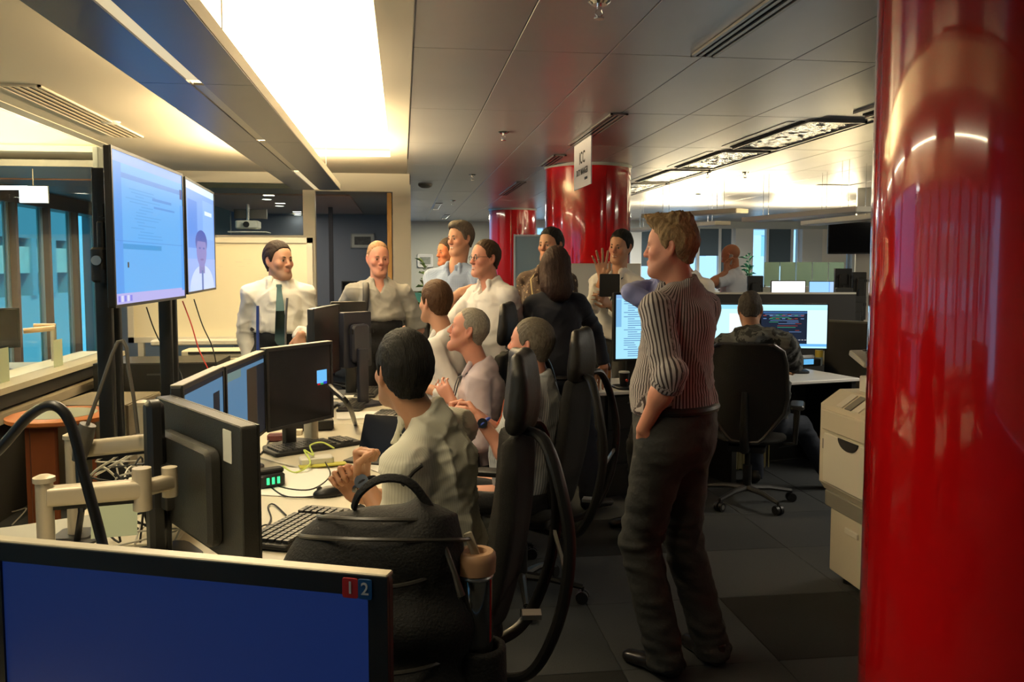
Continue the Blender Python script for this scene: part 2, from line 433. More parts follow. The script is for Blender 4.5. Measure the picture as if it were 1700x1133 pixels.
def paint_skin(v, C, R, o):
    sc = o.get('hs', 1.0); L = (v - C) @ R / sc / HA; x, y, z = L[:, 0], L[:, 1], L[:, 2]
    base = np.array(o.get('skin', (.58, .30, .19))); c = np.tile(base, (len(v), 1)); front = y < -.03
    def g(px, py, pz, s): return np.exp(-((x - px) ** 2 + (y - py) ** 2 + (z - pz) ** 2) / (2 * s * s))
    ax = np.abs(x)
    red = np.clip(g(0, -.10, -.03, .016) + .8 * np.exp(-((ax - .042) ** 2 + (y + .07) ** 2 + (z + .02) ** 2) / (2 * .02 ** 2)) + .8 * np.exp(-((ax - .08) ** 2 + (y - .01) ** 2 + (z) ** 2) / (2 * .02 ** 2)), 0, 1)
    c = c * (1 - red[:, None] * np.array([0, .18, .16]))
    st = o.get('stubble', .25) * np.clip(np.exp(-((z + .075) / .03) ** 2) * (y < .02) * (np.abs(x) < .075), 0, 1)
    c = c * (1 - st[:, None] * np.array([.42, .32, .26]))
    if not o.get('open'):
        lip = (ax < .025) & (y < -.074) & (z > -.070) & (z < -.052)
        c[lip] = base * np.array([.88, .70, .70])
        if o.get('smile', 0) > .5: c[(ax < .019) & (y < -.08) & (z > -.0645) & (z < -.0575)] = (.8, .74, .66)
    else:
        c[(ax < .028) & (y < -.055) & (z > -.084) & (z < -.049)] = (.12, .02, .02); c[(ax < .020) & (y < -.066) & (z > -.0575) & (z < -.050)] = (.75, .68, .6)
        c[(ax < .028) & (y < -.078) & ((z < -.081) & (z > -.095))] = base * np.array([.86, .55, .55])
    eye = np.exp(-((ax - .031) ** 2 + (y + .085) ** 2 + (z - .002) ** 2) / (2 * .011 ** 2)); c = c * (1 - .35 * eye[:, None])
    return np.clip(c, 0, 1)

def hand_field(S, wr, fd, pn, side, curl=.35, spread=.12, scale=1.0, thumb=.5, curls=None):
    """wr wrist, fd finger direction, pn palm normal (points out of the palm), side +1 = thumb on +cross(fd,pn)"""
    f = nrm(fd); n = np.asarray(pn, float); n = nrm(n - f * (n @ f)); t = np.cross(f, n) * side; q = scale
    K = []
    for i, off in enumerate((.030, .010, -.011, -.030)):
        k0 = wr + f * .012 * q + t * off * .5 * q; k1 = wr + f * (.088, .092, .088, .080)[i] * q + t * off * q
        S.cone(k0, k1, .0135 * q, .0125 * q, .012 * q, sq=None); K.append((k1, i))
    S.cone(wr + t * .018 * q + f * .02 * q, wr + f * .05 * q + t * .026 * q + n * .01 * q, .013 * q, .014 * q, .012 * q)
    L = (.044, .049, .046, .036)
    for k1, i in K:
        cu = (curls[i] if curls else curl); p = k1; a = cu * 1.05; sp = (1.5 - i) * spread * .8; r = (.0092, .0096, .0092, .0082)[i] * q
        d0 = nrm(f * cos(sp) + t * sin(sp)); ang = 0
        for j in range(3):
            ang += a * (1.0, 1.35, .9)[j]; ln = L[i] * (1, .62, .5)[j] * q
            d = d0 * cos(ang) + n * sin(ang); p2 = p + d * ln
            S.cone(p, p2, r, r * .93, .0035 * q); p = p2; r *= .93
    p = wr + f * .028 * q + t * .030 * q + n * .006 * q; a = .9 - .5 * thumb
    d1 = nrm(f * cos(a) + t * sin(a) + n * .45); p2 = p + d1 * .040 * q; S.cone(p, p2, .0135 * q, .0112 * q, .006 * q)
    d2 = nrm(f * cos(a * .3) + t * sin(a * .3) * (1 - thumb) + n * (.4 + .7 * thumb) - t * .35 * thumb); p3 = p2 + d2 * .031 * q; S.cone(p2, p3, .0108 * q, .0095 * q, .004 * q)
    S.cone(p3, p3 + nrm(d2 + n * .3) * .024 * q, .0095 * q, .0080 * q, .003 * q)

EYE_MESH = {}
def eye_mesh():
    if 'e' not in EYE_MESH:
        v = []; b = MB(); b.lathe((0, 0, 0), [(0, -1)] + [(sin(pi * k / 8), -cos(pi * k / 8)) for k in range(1, 8)] + [(0, 1)], 14, axis=1)
        me = b.mesh('eye', [mat('eye_white', (.75, .72, .68), .2), mat('iris', (.06, .035, .02), .15)], True)
        for p in me.polygons:
            if p.center.y < -.70: p.material_index = 1
        EYE_MESH['e'] = me
    return EYE_MESH['e']

def person(label, px, d, hv, S=1.78, group=None, seat=None, **o):
    """px, d place the pelvis; hv = heading as seen (0 faces the lens, -90 looks to picture left). All joint positions in metres, local."""
    phi = atan2(ray(px, 500)[0], ray(px, 500)[1]); base = W(px, 500, d); base[2] = 0
    head = RD(hv) - phi
    E = thing('person', label, 'person', base, head, group)
    Rm = rotz(head)
    def lp(q):                                             # (px,py,dd) -> local
        return Rm.T @ (W(q[0], q[1], d + q[2]) - base)
    g = o.get
    k = S / 1.78; fine = g('fine', .0055); rough_ = g('coarse', .014)
    zp = g('hipz', .53 * S if seat is None else seat + .09)
    P = V(0, 0, zp); 
    N = lp(g('neck')) if g('neck') else V(0, .0, zp + .545 * k)     # base of the neck, shoulder height
    up = nrm(N - P); slen = np.linalg.norm(N - P)
    sh = RD(g('sh', 0.0)); fwd = nrm(V(sin(sh), -cos(sh), 0) - up * (V(sin(sh), -cos(sh), 0) @ up)); right = np.cross(fwd, up)
    left = -right; bw = g('w', .185) * .83 * k
    hy = RD(g('hyaw', hv) - hv); hp = RD(g('hpitch', 0)); hr = RD(g('hroll', 0))
    RH = rotz(hy) @ rotx(-hp) @ roty(hr)
    hs = g('hs', 1.0) * (.97 + .03 * k); o['hs'] = hs
    if g('head'): C = lp(g('head'))
    else: C = N + V(0, -.035, .0) + up * .180 * k
    nb = N + up * .0
    SL = N + left * bw - up * .068 * k; SR = N + right * bw - up * .068 * k
    SL = SL + lpv(g('dSL')); SR = SR + lpv(g('dSR'))
    l1, l2 = .292 * k * g('armk', 1), .255 * k * g('armk', 1)
    arms = {}
    for nm, Sh, sd in (('L', SL, 1), ('R', SR, -1)):
        a = g('arm' + nm) or {}
        tgt = lp(a['w']) if 'w' in a else (np.asarray(a['wl'], float) if 'wl' in a else Sh + V(sd * .05, -.04, -.545 * k))
        if 'e' in a: hint = lp(a['e']) - (Sh + tgt) / 2
        else: hint = np.asarray(a.get('hint', (sd * .25, .6, -.5)), float)
        el, wr = ik(Sh, tgt, l1, l2, hint); a2 = dict(a); a2.update(s=Sh, el=el, wr=wr, sd=sd); arms[nm] = a2
    lg = max(1.0, zp / (.53 * S)) if seat is None else 1.0; hipx = .088 * k; t1, t2 = .43 * k * lg, .42 * k * lg; legs = {}
    for nm, sd in (('L', 1), ('R', -1)):
        a = g('leg' + nm) or {}
        H = P + V(sd * hipx, 0, -.03)
        f = np.asarray(a['f'], float) if 'f' in a else (V(sd * .11, -.0, .09) if seat is None else V(sd * .13, -.45, .09))
        kn, an = ik(H, f, t1, t2, np.asarray(a.get('hint', (sd * .08, -1, .3)), float)); legs[nm] = dict(h=H, k=kn, a=an, dir=a.get('dir', (sd * .18, -1, 0)), sd=sd)
    fat = g('fat', 0.0)
    # ---- torso description shared by body and shirt
    def torso(F, gr, kk=.05):
        Rt = np.stack([left, -fwd, up], 1)
        def at(t, f_=0.0): return P + (N - P) * t + fwd * f_
        F.ell(at(.10), (.150 * k + fat * .5, .108 * k + fat * .5, .13 * k), Rt, kk, grow=gr)
        F.ell(at(.33, .012 + fat * .35), (.142 * k + fat, .105 * k + fat, .15 * k), Rt, kk, grow=gr)
        F.ell(at(.64, .008), (.150 * k + fat * .4, .108 * k + fat * .3, .185 * k), Rt, kk, grow=gr)
        F.ell(at(.78, -.012), (.130 * k, .094 * k, .09 * k), Rt, kk, grow=gr)
        for Sh in (SL, SR): F.cone(N + up * .002 - fwd * .015, Sh + up * .004 * k, .044 * k, .043 * k, .03, grow=gr)
    # ---- body
    lo = V(*[min(0, 0, 0)] * 3); pts = [P, N, C]
    for a in arms.values(): pts += [a['s'], a['el'], a['wr'], a['wr'] + V(.12, .12, .12), a['wr'] - V(.12, .12, .12)]
    for a in legs.values(): pts += [a['k'], a['a']]
    pts = np.array(pts); lo = pts.min(0) - .2; hi = pts.max(0) + .2; lo[2] = max(lo[2], .0); cut_z = g('cutz')
    if g('hide_legs'): lo[2] = zp - .25
    fx = [(C[i] - .125, C[i] + .125, fine) for i in range(3)]
    ax_f = [[fx[0]], [fx[1]], [(C[2] - .14, C[2] + .135, fine)]]
    for a in arms.values():
        if a.get('hand') is not None:
            hf = a.get('hf', max(fine, .006))
            c_ = a['wr'] + nrm(a['hand'][0]) * .085
            for i in range(3): ax_f[i].append((c_[i] - .115, c_[i] + .115, hf))
    B = Field(*[axis_coords(lo[i], hi[i], rough_, ax_f[i]) for i in range(3)])
    torso(B, -.022)
    for a in legs.values():
        B.cone(a['h'], a['k'], .066 * k, .045 * k, .04); B.cone(a['k'], a['a'], .044 * k, .034 * k, .02)
    B.cone(N - up * .04, C + RH @ V(0, .024, -.055), .058 * k, .049 * hs, .03)
    B.cone(N + up * .0 + fwd * .012, C + RH @ V(0, -.015, -.06), .045 * k, .040 * hs, .02)
    for a in arms.values():
        B.cone(a['s'], a['el'], .044 * k, .038 * k, .03); B.cone(a['el'], a['wr'], .038 * k, .026 * k, .015)
        mid = a['el'] + (a['wr'] - a['el']) * .3; B.ell(mid, (.038 * k,) * 3, None, .04)
        if a.get('hand') is not None:
            h = a['hand']; f_, pn = np.asarray(h[0], float), np.asarray(h[1], float)
            hand_field(B, a['wr'], f_, pn, h[2] if len(h) > 2 else a['sd'], **(h[3] if len(h) > 3 else {}))
        else:
            f_ = nrm(a['wr'] - a['el']); hand_field(B, a['wr'], f_, V(-a['sd'], 0.2, 0), a['sd'] , curl=.4)
    head_field(B, C, RH, o)
    v, q = B.mesh()
    me = mk_mesh('body', v, q, skin_mat()); set_col(me, 'tone', paint_skin(v, C, RH, o)); link('body', me, E)
    # ---- eyes, brows
    hm = hair_mat('hair_' + g('hname', 'dark'), g('hair', (.03, .02, .015)), g('tip'))
    if g('face', True):
        for s_ in (-1, 1):
            e = link('eye', eye_mesh(), E); Mx = Matrix(np.block([[RH * (.0112 * hs), (C + RH @ (V(s_ * .031, -.0745, .0015) * hs * HA))[:, None]], [np.zeros((1, 3)), np.ones((1, 1))]]).tolist()); e.matrix_local = Mx
            b = MB(); b.tube([C + RH @ (V(s_ * x, y, z) * hs * HA) for x, y, z in ((.011, -.0885, .0185), (.024, -.0885, .0225), (.037, -.0825, .0235), (.049, -.070, .018))], [.003, .0044, .004, .002], 6)
            b.build('eyebrow', mat('brow_' + g('hname', 'dark'), tuple(c * .7 for c in g('hair', (.03, .02, .015)))), E, True)
    # ---- hair
    style = g('style', 'short')
    if style != 'bald':
        hr_ = g('hres', .005); r = .16; L_ = .30 if style == 'long' else .15
        H = Field(*[np.arange(a, b, hr_) for a, b in ((-r, r), (-r, r), (-L_, .17))])   # built in head space
        th = g('hth', .012); hl = g('hairline', 0.0)
        H.ell((0, .016, .038), (.075 + th, .094 + th, .082 + th * g('top', 1.1)), None, 0)
        H.cone((0, .035, -.0), (0, .045, -.055), .07 + th * .5, .048 + th * .3, .03)
        if style == 'long':
            H.cone((0, .05, .02), (0, .085, -.13), .092, .100, .05, sq=((0, 1, 0), .62)); H.cone((.07, .0, .01), (.088, .045, -.13), .038, .034, .03); H.cone((-.07, .0, .01), (-.088, .045, -.13), .038, .034, .03)
        if style == 'tuft': H.ell((0, -.055, .108), (.058, .045, .026), rotx(RD(-12)), .03); H.ell((0, .03, .12), (.06, .06, .02), None, .03)
        if style == 'quiff': H.ell((0, -.05, .100), (.055, .042, .030), None, .03)
        ys = [-.14, -.09, -.070, -.056, -.044, -.034, -.018, -.004, .004, .022, .040, .07, .13]
        zs = [.095 + hl, .088 + hl, .078 + hl, .062 + hl, .050 + hl * .8, .028, -.006, -.010, .030, .028, -.040, -.062, -.062]
        if style == 'long': zs = [.10, .088, .076, .060, .040, .0, -.22, -.26, -.28, -.28, -.28, -.28, -.28]; ys = [-.14, -.09, -.07, -.056, -.044, -.036, -.028, 0, .03, .05, .07, .09, .13]
        X, Y, Z = H.c[0][:, None, None], H.c[1][None, :, None], H.c[2][None, None, :]
        zl = np.interp(Y, ys, zs) + wob(np.stack(np.broadcast_arrays(X * 1.0, Y * 1.0, Z * 0), -1).reshape(-1, 3)[:, :].astype(float), 90, 5).reshape(np.broadcast_shapes(X.shape, Y.shape, Z.shape)) * .0035
        H.F = np.maximum(H.F, (zl - Z) * .6)
        if style == 'fringe': H.op(dell((0, -.02, .135), (.050, .085, .06)), (-.2, -.2, 0), (.2, .2, .2), .01, 'cut')
        if style == 'crown': pass
        hv_, hq = H.mesh(); Nn = vnormals(hv_, hq)
        amp = g('rag', .0025); hv_ = hv_ + Nn * (wob(hv_, 150, 3, (1.6, .6, .45))[:, None] * amp)
        if g('spike'): 
            m_ = np.clip((hv_[:, 2] - .08) / .04, 0, 1); hv_ = hv_ + Nn * (m_ * np.maximum(wob(hv_, 170, 8, (1, 1, .2)), 0) * .011)[:, None] + np.outer(m_ * np.clip(-hv_[:, 1] * 8, 0, 1) * np.maximum(wob(hv_, 130, 12), 0), (0, -.016, .016))
        me = mk_mesh('hair', hv_, hq, hm); ho = link('hair', me, E)
        ho.matrix_local = Matrix(np.block([[RH * hs * HA, C[:, None]], [np.zeros((1, 3)), np.ones((1, 1))]]).tolist())
    # ---- shirt
    st = g('shirt', 'white'); slv = g('sleeve', .9)      # sleeve end: 0..1 on upper arm, 1..2 along forearm
    cs = g('cres', .011); zf = [(N[2] - .06, C[2], .007)]
    hem = g('hem', .04)
    lo2 = np.minimum.reduce([P - .25, SL, SR, arms['L']['el'], arms['R']['el'], arms['L']['wr'], arms['R']['wr']]) - .1
    hi2 = np.maximum.reduce([P + V(.25, .25, 0), SL, SR, arms['L']['el'], arms['R']['el'], arms['L']['wr'], arms['R']['wr'], N + .12]) + .1
    lo2[2] = max(lo2[2], min(P[2] + hem - .03, arms['L']['wr'][2] - .1, arms['R']['wr'][2] - .1))
    Sf = Field(*[axis_coords(lo2[i], hi2[i], cs, [(N[i] - .1, N[i] + .1, .007)] if i < 2 else zf) for i in range(3)])
    loose = g('loose', .010)
    torso(Sf, loose, .06)
    Sf.op(lambda X, Y, Z: (P[2] + hem - Z) + 0 * X + 0 * Y, lo2, hi2, 0, 'and')
    segs = []
    for a in arms.values():
        sA, eA, wA = a['s'], a['el'], a['wr']; s2 = a.get('sleeve', slv); ur, er, wr_ = .056 * k + loose * .6, .047 * k + loose * .7, .034 * k + loose * .5
        if s2 <= 1:
            pc = sA + (eA - sA) * s2; n_ = nrm(eA - sA); Sf.cone(sA, eA, ur + .003, er + .010, .028, cut=(pc, n_))
            Sf.cone(pc - n_ * .03, pc, er + .013, er + .014, .006, cut=(pc, n_))
        else:
            pc = eA + (wA - eA) * (s2 - 1); n_ = nrm(wA - eA); Sf.cone(sA, eA, ur, er, .028)
            rr = er + (wr_ - er) * (s2 - 1); Sf.cone(eA, wA, er, wr_, .015, cut=(pc, n_))
            Sf.cone(pc - n_ * g('cuff', .05), pc, rr + .007, rr + .008, .006, cut=(pc, n_))
        segs += [(sA, eA, a), (eA, wA, a)]
    if g('hood'):
        Sf.cone(N + left * .10 - fwd * .05 + up * .01, N - fwd * .115 - up * .03, .035, .045, .04); Sf.cone(N + right * .10 - fwd * .05 + up * .01, N - fwd * .115 - up * .03, .035, .045, .04)
    if g('collar', True):
        nk = nrm(C - N + RH @ V(0, .02, -.06)); Sf.cone(N - nk * .005, N + nk * .052, .078 * k, .067 * k, .005, cut=(N + nk * .045 - fwd * .02, nrm(nk + fwd * .35)))
        for sd, sh_ in ((1, left), (-1, right)):
            a0 = N + nk * .030 + sh_ * .045 + fwd * .048; Sf.cone(a0, a0 - up * .060 + fwd * .028 + sh_ * .020, .014, .011, .003)
    if g('vneck', .05) > 0:
        vd = g('vneck', .05)
        def vcut(X, Y, Z):
            x, y, z = X - N[0], Y - N[1], Z - N[2]
            lx = x * left[0] + y * left[1] + z * left[2]; fz = x * fwd[0] + y * fwd[1] + z * fwd[2]; uz = x * up[0] + y * up[1] + z * up[2]
            return np.maximum(np.abs(lx) - np.clip((uz + vd) * .55, 0, .032), .02 - fz)
        Sf.op(vcut, N - .15, N + .15, 0, 'cut')
    if g('vest'): pass
    sv, sq_ = Sf.mesh(); Nn = vnormals(sv, sq_)
    wa = g('wrinkle', .0035)
    fold = lambda f, sd_, st_: 1 - 2 * np.abs(np.sin(wob(sv, f, sd_, st_) * 1.8))
    sv = sv + Nn * ((wob(sv, 22, 21, (1, 1, 1.5)) * .5 + fold(14, 23 + int(px), (1, 1, .6)) * .6 + fold(22, 29 + int(px), (.7, .7, 1.4)) * .35)[:, None] * wa)
    rg_ = (1 - np.abs(wob(sv, 17, 51 + int(px), (1, 1, .55)))) ** 5 + .7 * (1 - np.abs(wob(sv, 24, 61 + int(px), (.8, .8, 1.7)))) ** 5
    sv = sv + Nn * (rg_ * wa * 1.5)[:, None]
    low = np.clip(1 - (sv[:, 2] - (P[2] + hem)) / .12, 0, 1) * (np.linalg.norm(sv[:, :2] - P[:2], axis=1) < .26)
    sv = sv + Nn * (low * (.006 + np.abs(wob(sv, 40, 9, (1, 1, .15))) * .006))[:, None] * g('blouse', 1.0)
    # stripe coordinates
    best = np.full(len(sv), 9.0); stc = np.zeros(len(sv)); ttc = np.zeros(len(sv))
    q_ = (sv - P); t_ = np.clip(q_ @ up / slen, 0, 1); cpt = P + t_[:, None] * (N - P)
    dl = (sv - cpt) @ left; df = (sv - cpt) @ fwd; ang = np.arctan2(dl, -df * 1.35)
    best = np.maximum(np.sqrt(dl ** 2 + (df * 1.35) ** 2) - .17 * k, 0); stc = ang * .16; ttc = q_ @ up
    yoke = (t_ > .86)
    for (a_, b_, _) in segs:
        ab = b_ - a_; Ls = np.linalg.norm(ab); u_ = ab / Ls; r_ = sv - a_; tt_ = np.clip(r_ @ u_, 0, Ls); pr = r_ - tt_[:, None] * u_
        dd = np.maximum(np.linalg.norm(pr, axis=1) - .055, 0); e1 = nrm(np.cross(u_, V(.3, 1, .2))); e2 = np.cross(u_, e1)
        m_ = dd < best - .0005; best = np.where(m_, dd, best)
        stc = np.where(m_, np.arctan2(pr @ e1, pr @ e2) * .052, stc); ttc = np.where(m_, tt_, ttc)
    smt = MATS.get('shirt_' + st) or MATS.get(st)
    sme = mk_mesh('shirt', sv, sq_, smt); set_f(sme, 'st', stc); set_f(sme, 'tt', ttc); so = link(g('top_name', 'shirt'), sme, E)
    # ---- trousers
    if not g('hide_legs'):
        lo3 = np.minimum.reduce([P - V(.24, .24, .1)] + [a[x] for a in legs.values() for x in 'hka']) - .12; hi3 = np.maximum.reduce([P + V(.24, .24, .12)] + [a[x] for a in legs.values() for x in 'hka']) + V(.12, .12, 0)
        lo3[2] = max(lo3[2], .0); hi3[2] = P[2] + max(hem, 0) + .06
        Tf = Field(*[axis_coords(lo3[i], hi3[i], g('tres', .012), []) for i in range(3)])
        Rt = np.eye(3)
        Tf.ell(P + V(0, .012, -.01), (.160 * k + fat * .6, .118 * k + fat * .5, .135 * k), Rt, 0)
        if hem > .06: Tf.ell(P + up * hem * .8 + V(0, -.004, 0), (.156 * k + fat * .8, .128 * k + fat, .13), Rt, .04)
        if seat is None: Tf.ell(P + V(0, .05, -.04), (.14 * k, .09 * k, .10 * k), Rt, .05)
        for a in legs.values():
            Tf.cone(a['h'] + V(0, 0, .0), a['k'], .088 * k + g('baggy', .004), .064 * k + g('baggy', .004), .05)
            end = a['a'] - V(0, 0, .03); end[2] = max(end[2], .05)
            Tf.cone(a['k'], end, .064 * k + g('baggy', .004), .056 * k + g('baggy', .004), .02, cut=(V(0, 0, .035), V(0, 0, -1)))
        Tf.op(lambda X, Y, Z: (Z - P[2] - hem - .025) + 0 * X + 0 * Y, lo3, hi3, 0, 'and')
        tv, tq = Tf.mesh(); Nn = vnormals(tv, tq)
        kz = [a['k'] for a in legs.values()] + [a['a'] for a in legs.values()]
        m_ = .45 + sum(np.exp(-np.linalg.norm(tv - x, axis=1) ** 2 / (2 * .09 ** 2)) for x in kz)
        tv = tv + Nn * (wob(tv, 34, 31, (1, 1, 1.9)) * m_ * g('twrinkle', .0045))[:, None]
        link('trousers', mk_mesh('trousers', tv, tq, MATS[g('trousers', 'trousers_black')]), E)
        if seat is None:
            b = MB(); n_ = 28; ring = []
            zb = P[2] + hem + .012; rx, ry = .150 * k + fat * .6 + .012, .110 * k + fat * .5 + .014
            b.tube([V(rx * cos(2 * pi * i / n_), .012 + ry * sin(2 * pi * i / n_), zb) for i in range(n_)], .016, 8, closed=True, squash=1.0)
            b.build('belt', mat('belt_leather', (.012, .010, .009), .4), E, True)
        for a in legs.values():
            dr = nrm(np.asarray(a['dir'], float)); s_ = link('shoe', shoe_mesh(g('shoe', 'black')), E); s_.location = (a['a'][0], a['a'][1], max(a['a'][2] - .09, 0)); s_.rotation_euler = (0, 0, atan2(dr[0], -dr[1]))
            s_.scale = (k, k, k)
    E['_j'] = 0; del E['_j']
    J = dict(E=E, P=P, N=N, C=C, RH=RH, up=up, fwd=fwd, left=left, arms=arms, legs=legs, k=k, hs=hs, fat=fat, loose=loose)
    if g('tie'):
        b = MB(); pts_ = []
        for t_, w_ in ((.985, .016), (.955, .017), (.94, .013), (.75, .022), (.5, .029), (.22, .036), (.17, .024), (.14, .002)):
            dep = np.interp(t_, [0, .33, .64, .8, .9, 1], [.118, .128, .130, .110, .092, .075]) * k + loose + .024 + fat * .8 * (t_ < .5)
            pts_.append((P + (N - P) * t_ + fwd * dep, w_))
        for (p1, w1), (p2, w2) in zip(pts_[:-1], pts_[1:]):
            b.add([p1 - left * w1, p1 + left * w1, p2 + left * w2, p2 - left * w2] + [x - fwd * .012 for x in (p1 - left * w1, p1 + left * w1, p2 + left * w2, p2 - left * w2)],
                  [(0, 1, 2, 3), (7, 6, 5, 4), (0, 4, 5, 1), (1, 5, 6, 2), (2, 6, 7, 3), (3, 7, 4, 0)])
        b.build('tie', mat('tie_silk', g('tie'), .8, spec=.2), E, True)
    if g('glasses'):
        b = MB(); T = lambda p: C + RH @ (np.asarray(p, float) * hs * HA)
        for s_ in (-1, 1):
            b.tube([T((s_ * .032 + .020 * cos(a_) , -.097 + .004 * abs(cos(a_)), .002 + .014 * sin(a_))) for a_ in np.linspace(0, 2 * pi, 15)[:-1]], .0018, 6, closed=True)
            b.tube([T((s_ * .052, -.093, .007)), T((s_ * .074, -.075, .009)), T((s_ * .081, .01, .012))], .0016, 6)
        b.tube([T((-.012, -.098, .005)), T((0, -.100, .008)), T((.012, -.098, .005))], .0016, 6)
        b.build('glasses', mat('glasses_frame', (.02, .02, .03), .3), E, True)
    if g('lanyard'):
        b = MB(); c_ = g('lanyard')
        for s_ in (-1, 1):
            pp = [N - fwd * .072 + up * .028, N + left * s_ * .068 + up * .030 - fwd * .01, N + left * s_ * .072 + fwd * .045 + up * -.01]
            for t_ in (.9, .8, .64, .5):
                dep = np.interp(t_, [0, .33, .64, .8, .9, 1], [.118, .128, .132, .120, .105, .075]) * k + loose + .006 + fat * .8 * (t_ < .6)
                pp.append(P + (N - P) * t_ + fwd * dep + left * s_ * np.interp(t_, [.5, .9], [.006, .07]))
            b.tube(pp, .006, 6, squash=.5)
        b.build('lanyard', mat('lanyard_' + str(c_), c_, .6), E, True)
    return J
def lpv(v): return np.zeros(3) if v is None else np.asarray(v, float)
SHOES = {}
def shoe_mesh(kind):
    if kind in SHOES: return SHOES[kind]
    F = Field(np.arange(-.07, .07, .006), np.arange(-.24, .11, .006), np.arange(-.012, .16, .006))
    F.cone((0, .03, .045), (0, -.04, .045), .040, .040, .01); F.cone((0, -.04, .038), (.004, -.165, .026), .043, .034, .03, sq=((0, 0, 1), .75))
    F.cone((0, .028, .05), (0, .025, .10), .036, .038, .02)
    F.op(lambda X, Y, Z: (.004 - Z) + 0 * X + 0 * Y, (-1, -1, -1), (1, 1, 1), 0, 'and'); F.op(lambda X, Y, Z: (Z - .10 - .1 * Y * 0) + 0 * X, (-1, -1, -1), (1, 1, 1), 0, 'and')
    v, q = F.mesh(); me = mk_mesh('shoe', v, q, [mat('shoe_leather_' + kind, (.012, .010, .009), .28, coat=.4), mat('shoe_sole', (.008, .008, .008), .8)])
    z = v[:, 2][q].mean(1); me.polygons.foreach_set('material_index', (z < .013).astype(np.int32)); SHOES[kind] = me
    return me

# ------------------------------------------------------------------ the room
ZC = 2.62                                                   # main ceiling
M_floor = mat('concrete_floor', (.02, .02, .02), .9)
def carpet_mat(name, c):
    return mat(name, c, .95, noise=.25, nscale=320, bump=.5, bscale=500, spec=.1)
carpets = [carpet_mat('carpet_slate', (.050, .054, .057)), carpet_mat('carpet_grey', (.063, .067, .070)), carpet_mat('carpet_dark', (.028, .029, .029)), carpet_mat('carpet_mid', (.056, .060, .064))]
fl = struct(MB().bb((-4.75, -3, -.12), (11.2, 21, -.006)).build('floor', carpets[0]))
cp = .65; tile_me = []
for i_, cm in enumerate(carpets):
    tile_me.append(MB().rbox((0, 0, 0), (cp - .003, cp - .003, .008), .004, seg=1).mesh('carpet_tile', cm))
rr = random.Random(5)
for i in range(-7, 9):
    for j in range(1, 18):
        k = rr.choice([0, 0, 1, 3, 1, 3, 0, 1, 2])
        if (i, j) in ((2, 5), (1, 3), (0, 4)): k = 2
        if (i, j) in ((2, 6), (1, 6), (1, 4), (1, 5)): k = 1
        if (i, j) in ((3, 5), (2, 4)): k = 2 if (i, j) == (3, 5) else 3
        o = link('carpet_tile', tile_me[k], fl); o.location = (1.50 + (i - 2 + .5) * cp, 3.80 + (j - 6 + .5) * cp, -.004)
M_ceil = mat('ceiling_metal', (.47, .465, .47), .34, metal=.45, noise=.05, nscale=3)
M_plaster = mat('plaster_cream', (.62, .57, .47), .8)
M_plaster2 = mat('plaster_white', (.78, .76, .70), .85)
M_dark = mat('shadow_gap', (.01, .01, .01), .9)
M_slab = mat('slab', (.25, .25, .25), .9)
M_trim = mat('frame_cream', (.60, .58, .50), .5)
struct(MB().bb((-4.75, -3, 3.10), (11.2, 21, 3.3)).build('ceiling', M_slab))
cl = struct(MB().bb((.06, -3, ZC + .012), (11.2, 21, ZC + .06)).bb((-.02, -3, ZC), (.06, 8.25, 3.1)).build('ceiling_metal_field', M_ceil)); cl.name = 'ceiling.001'
# individual metal panels
px0, pw, ph = .06, .47, 1.55; py0 = 4.06 - 3 * 1.55
panel_me = MB().rbox((0, 0, 0), (pw - .005, ph - .006, .012), .004, seg=1).mesh('ceiling_panel', M_ceil)
lum_cells = {}
for i in range(0, 14):
    for j in range(2, 14):
        x = px0 + (i + .5) * pw; y = py0 + (j + .5) * ph
        if i == 6 and 3 <= j <= 8: continue
        if i == 11 and 3 <= j <= 6: continue
        o = link('ceiling_panel', panel_me, cl); o.location = (x, y, ZC + .006)
rest = MB()
for i in range(14, 24):
    for j in range(2, 14): rest.rbox((px0 + (i + .5) * pw, py0 + (j + .5) * ph, ZC + .006), (pw - .005, ph - .006, .012), .004, seg=1)
for i in range(0, 24):
    rest.rbox((px0 + (i + .5) * pw, py0 + 14.8 * ph, ZC + .006), (pw - .005, 1.6 * ph - .006, .012), .004, seg=1)
rest.build('distant_ceiling_panels', M_ceil, cl, kind='stuff')
# coves and cream panel on the left
cv = struct(MB().bb((-2.5, -3, ZC), (-1.22, 8.25, ZC + .05)).bb((-4.7, 8.25, ZC), (.06, 9.6, ZC + .05)).bb((-2.56, -3, ZC), (-2.5, 8.25, 3.1)).bb((-1.28, -3, ZC + .05), (-1.22, 8.25, 3.1))
            .bb((-4.7, 8.25, ZC + .05), (.06, 8.31, 3.1)).build('ceiling', M_plaster))
MB().bb((-4.7, -3, 3.04), (.0, 8.25, 3.10)).build('cove_top', M_plaster2, cv)
MB().bb((-.10, -3, ZC - .004), (.055, 8.25, ZC + .05)).bb((-1.22, 8.10, ZC - .004), (-.10, 8.25, ZC + .05)).bb((-4.7, 8.10, ZC - .004), (-2.5, 8.25, ZC + .05)).bb((-2.56, -3, ZC - .006), (-2.46, 8.25, ZC + .045)).build('cove_lip', M_trim, cv)
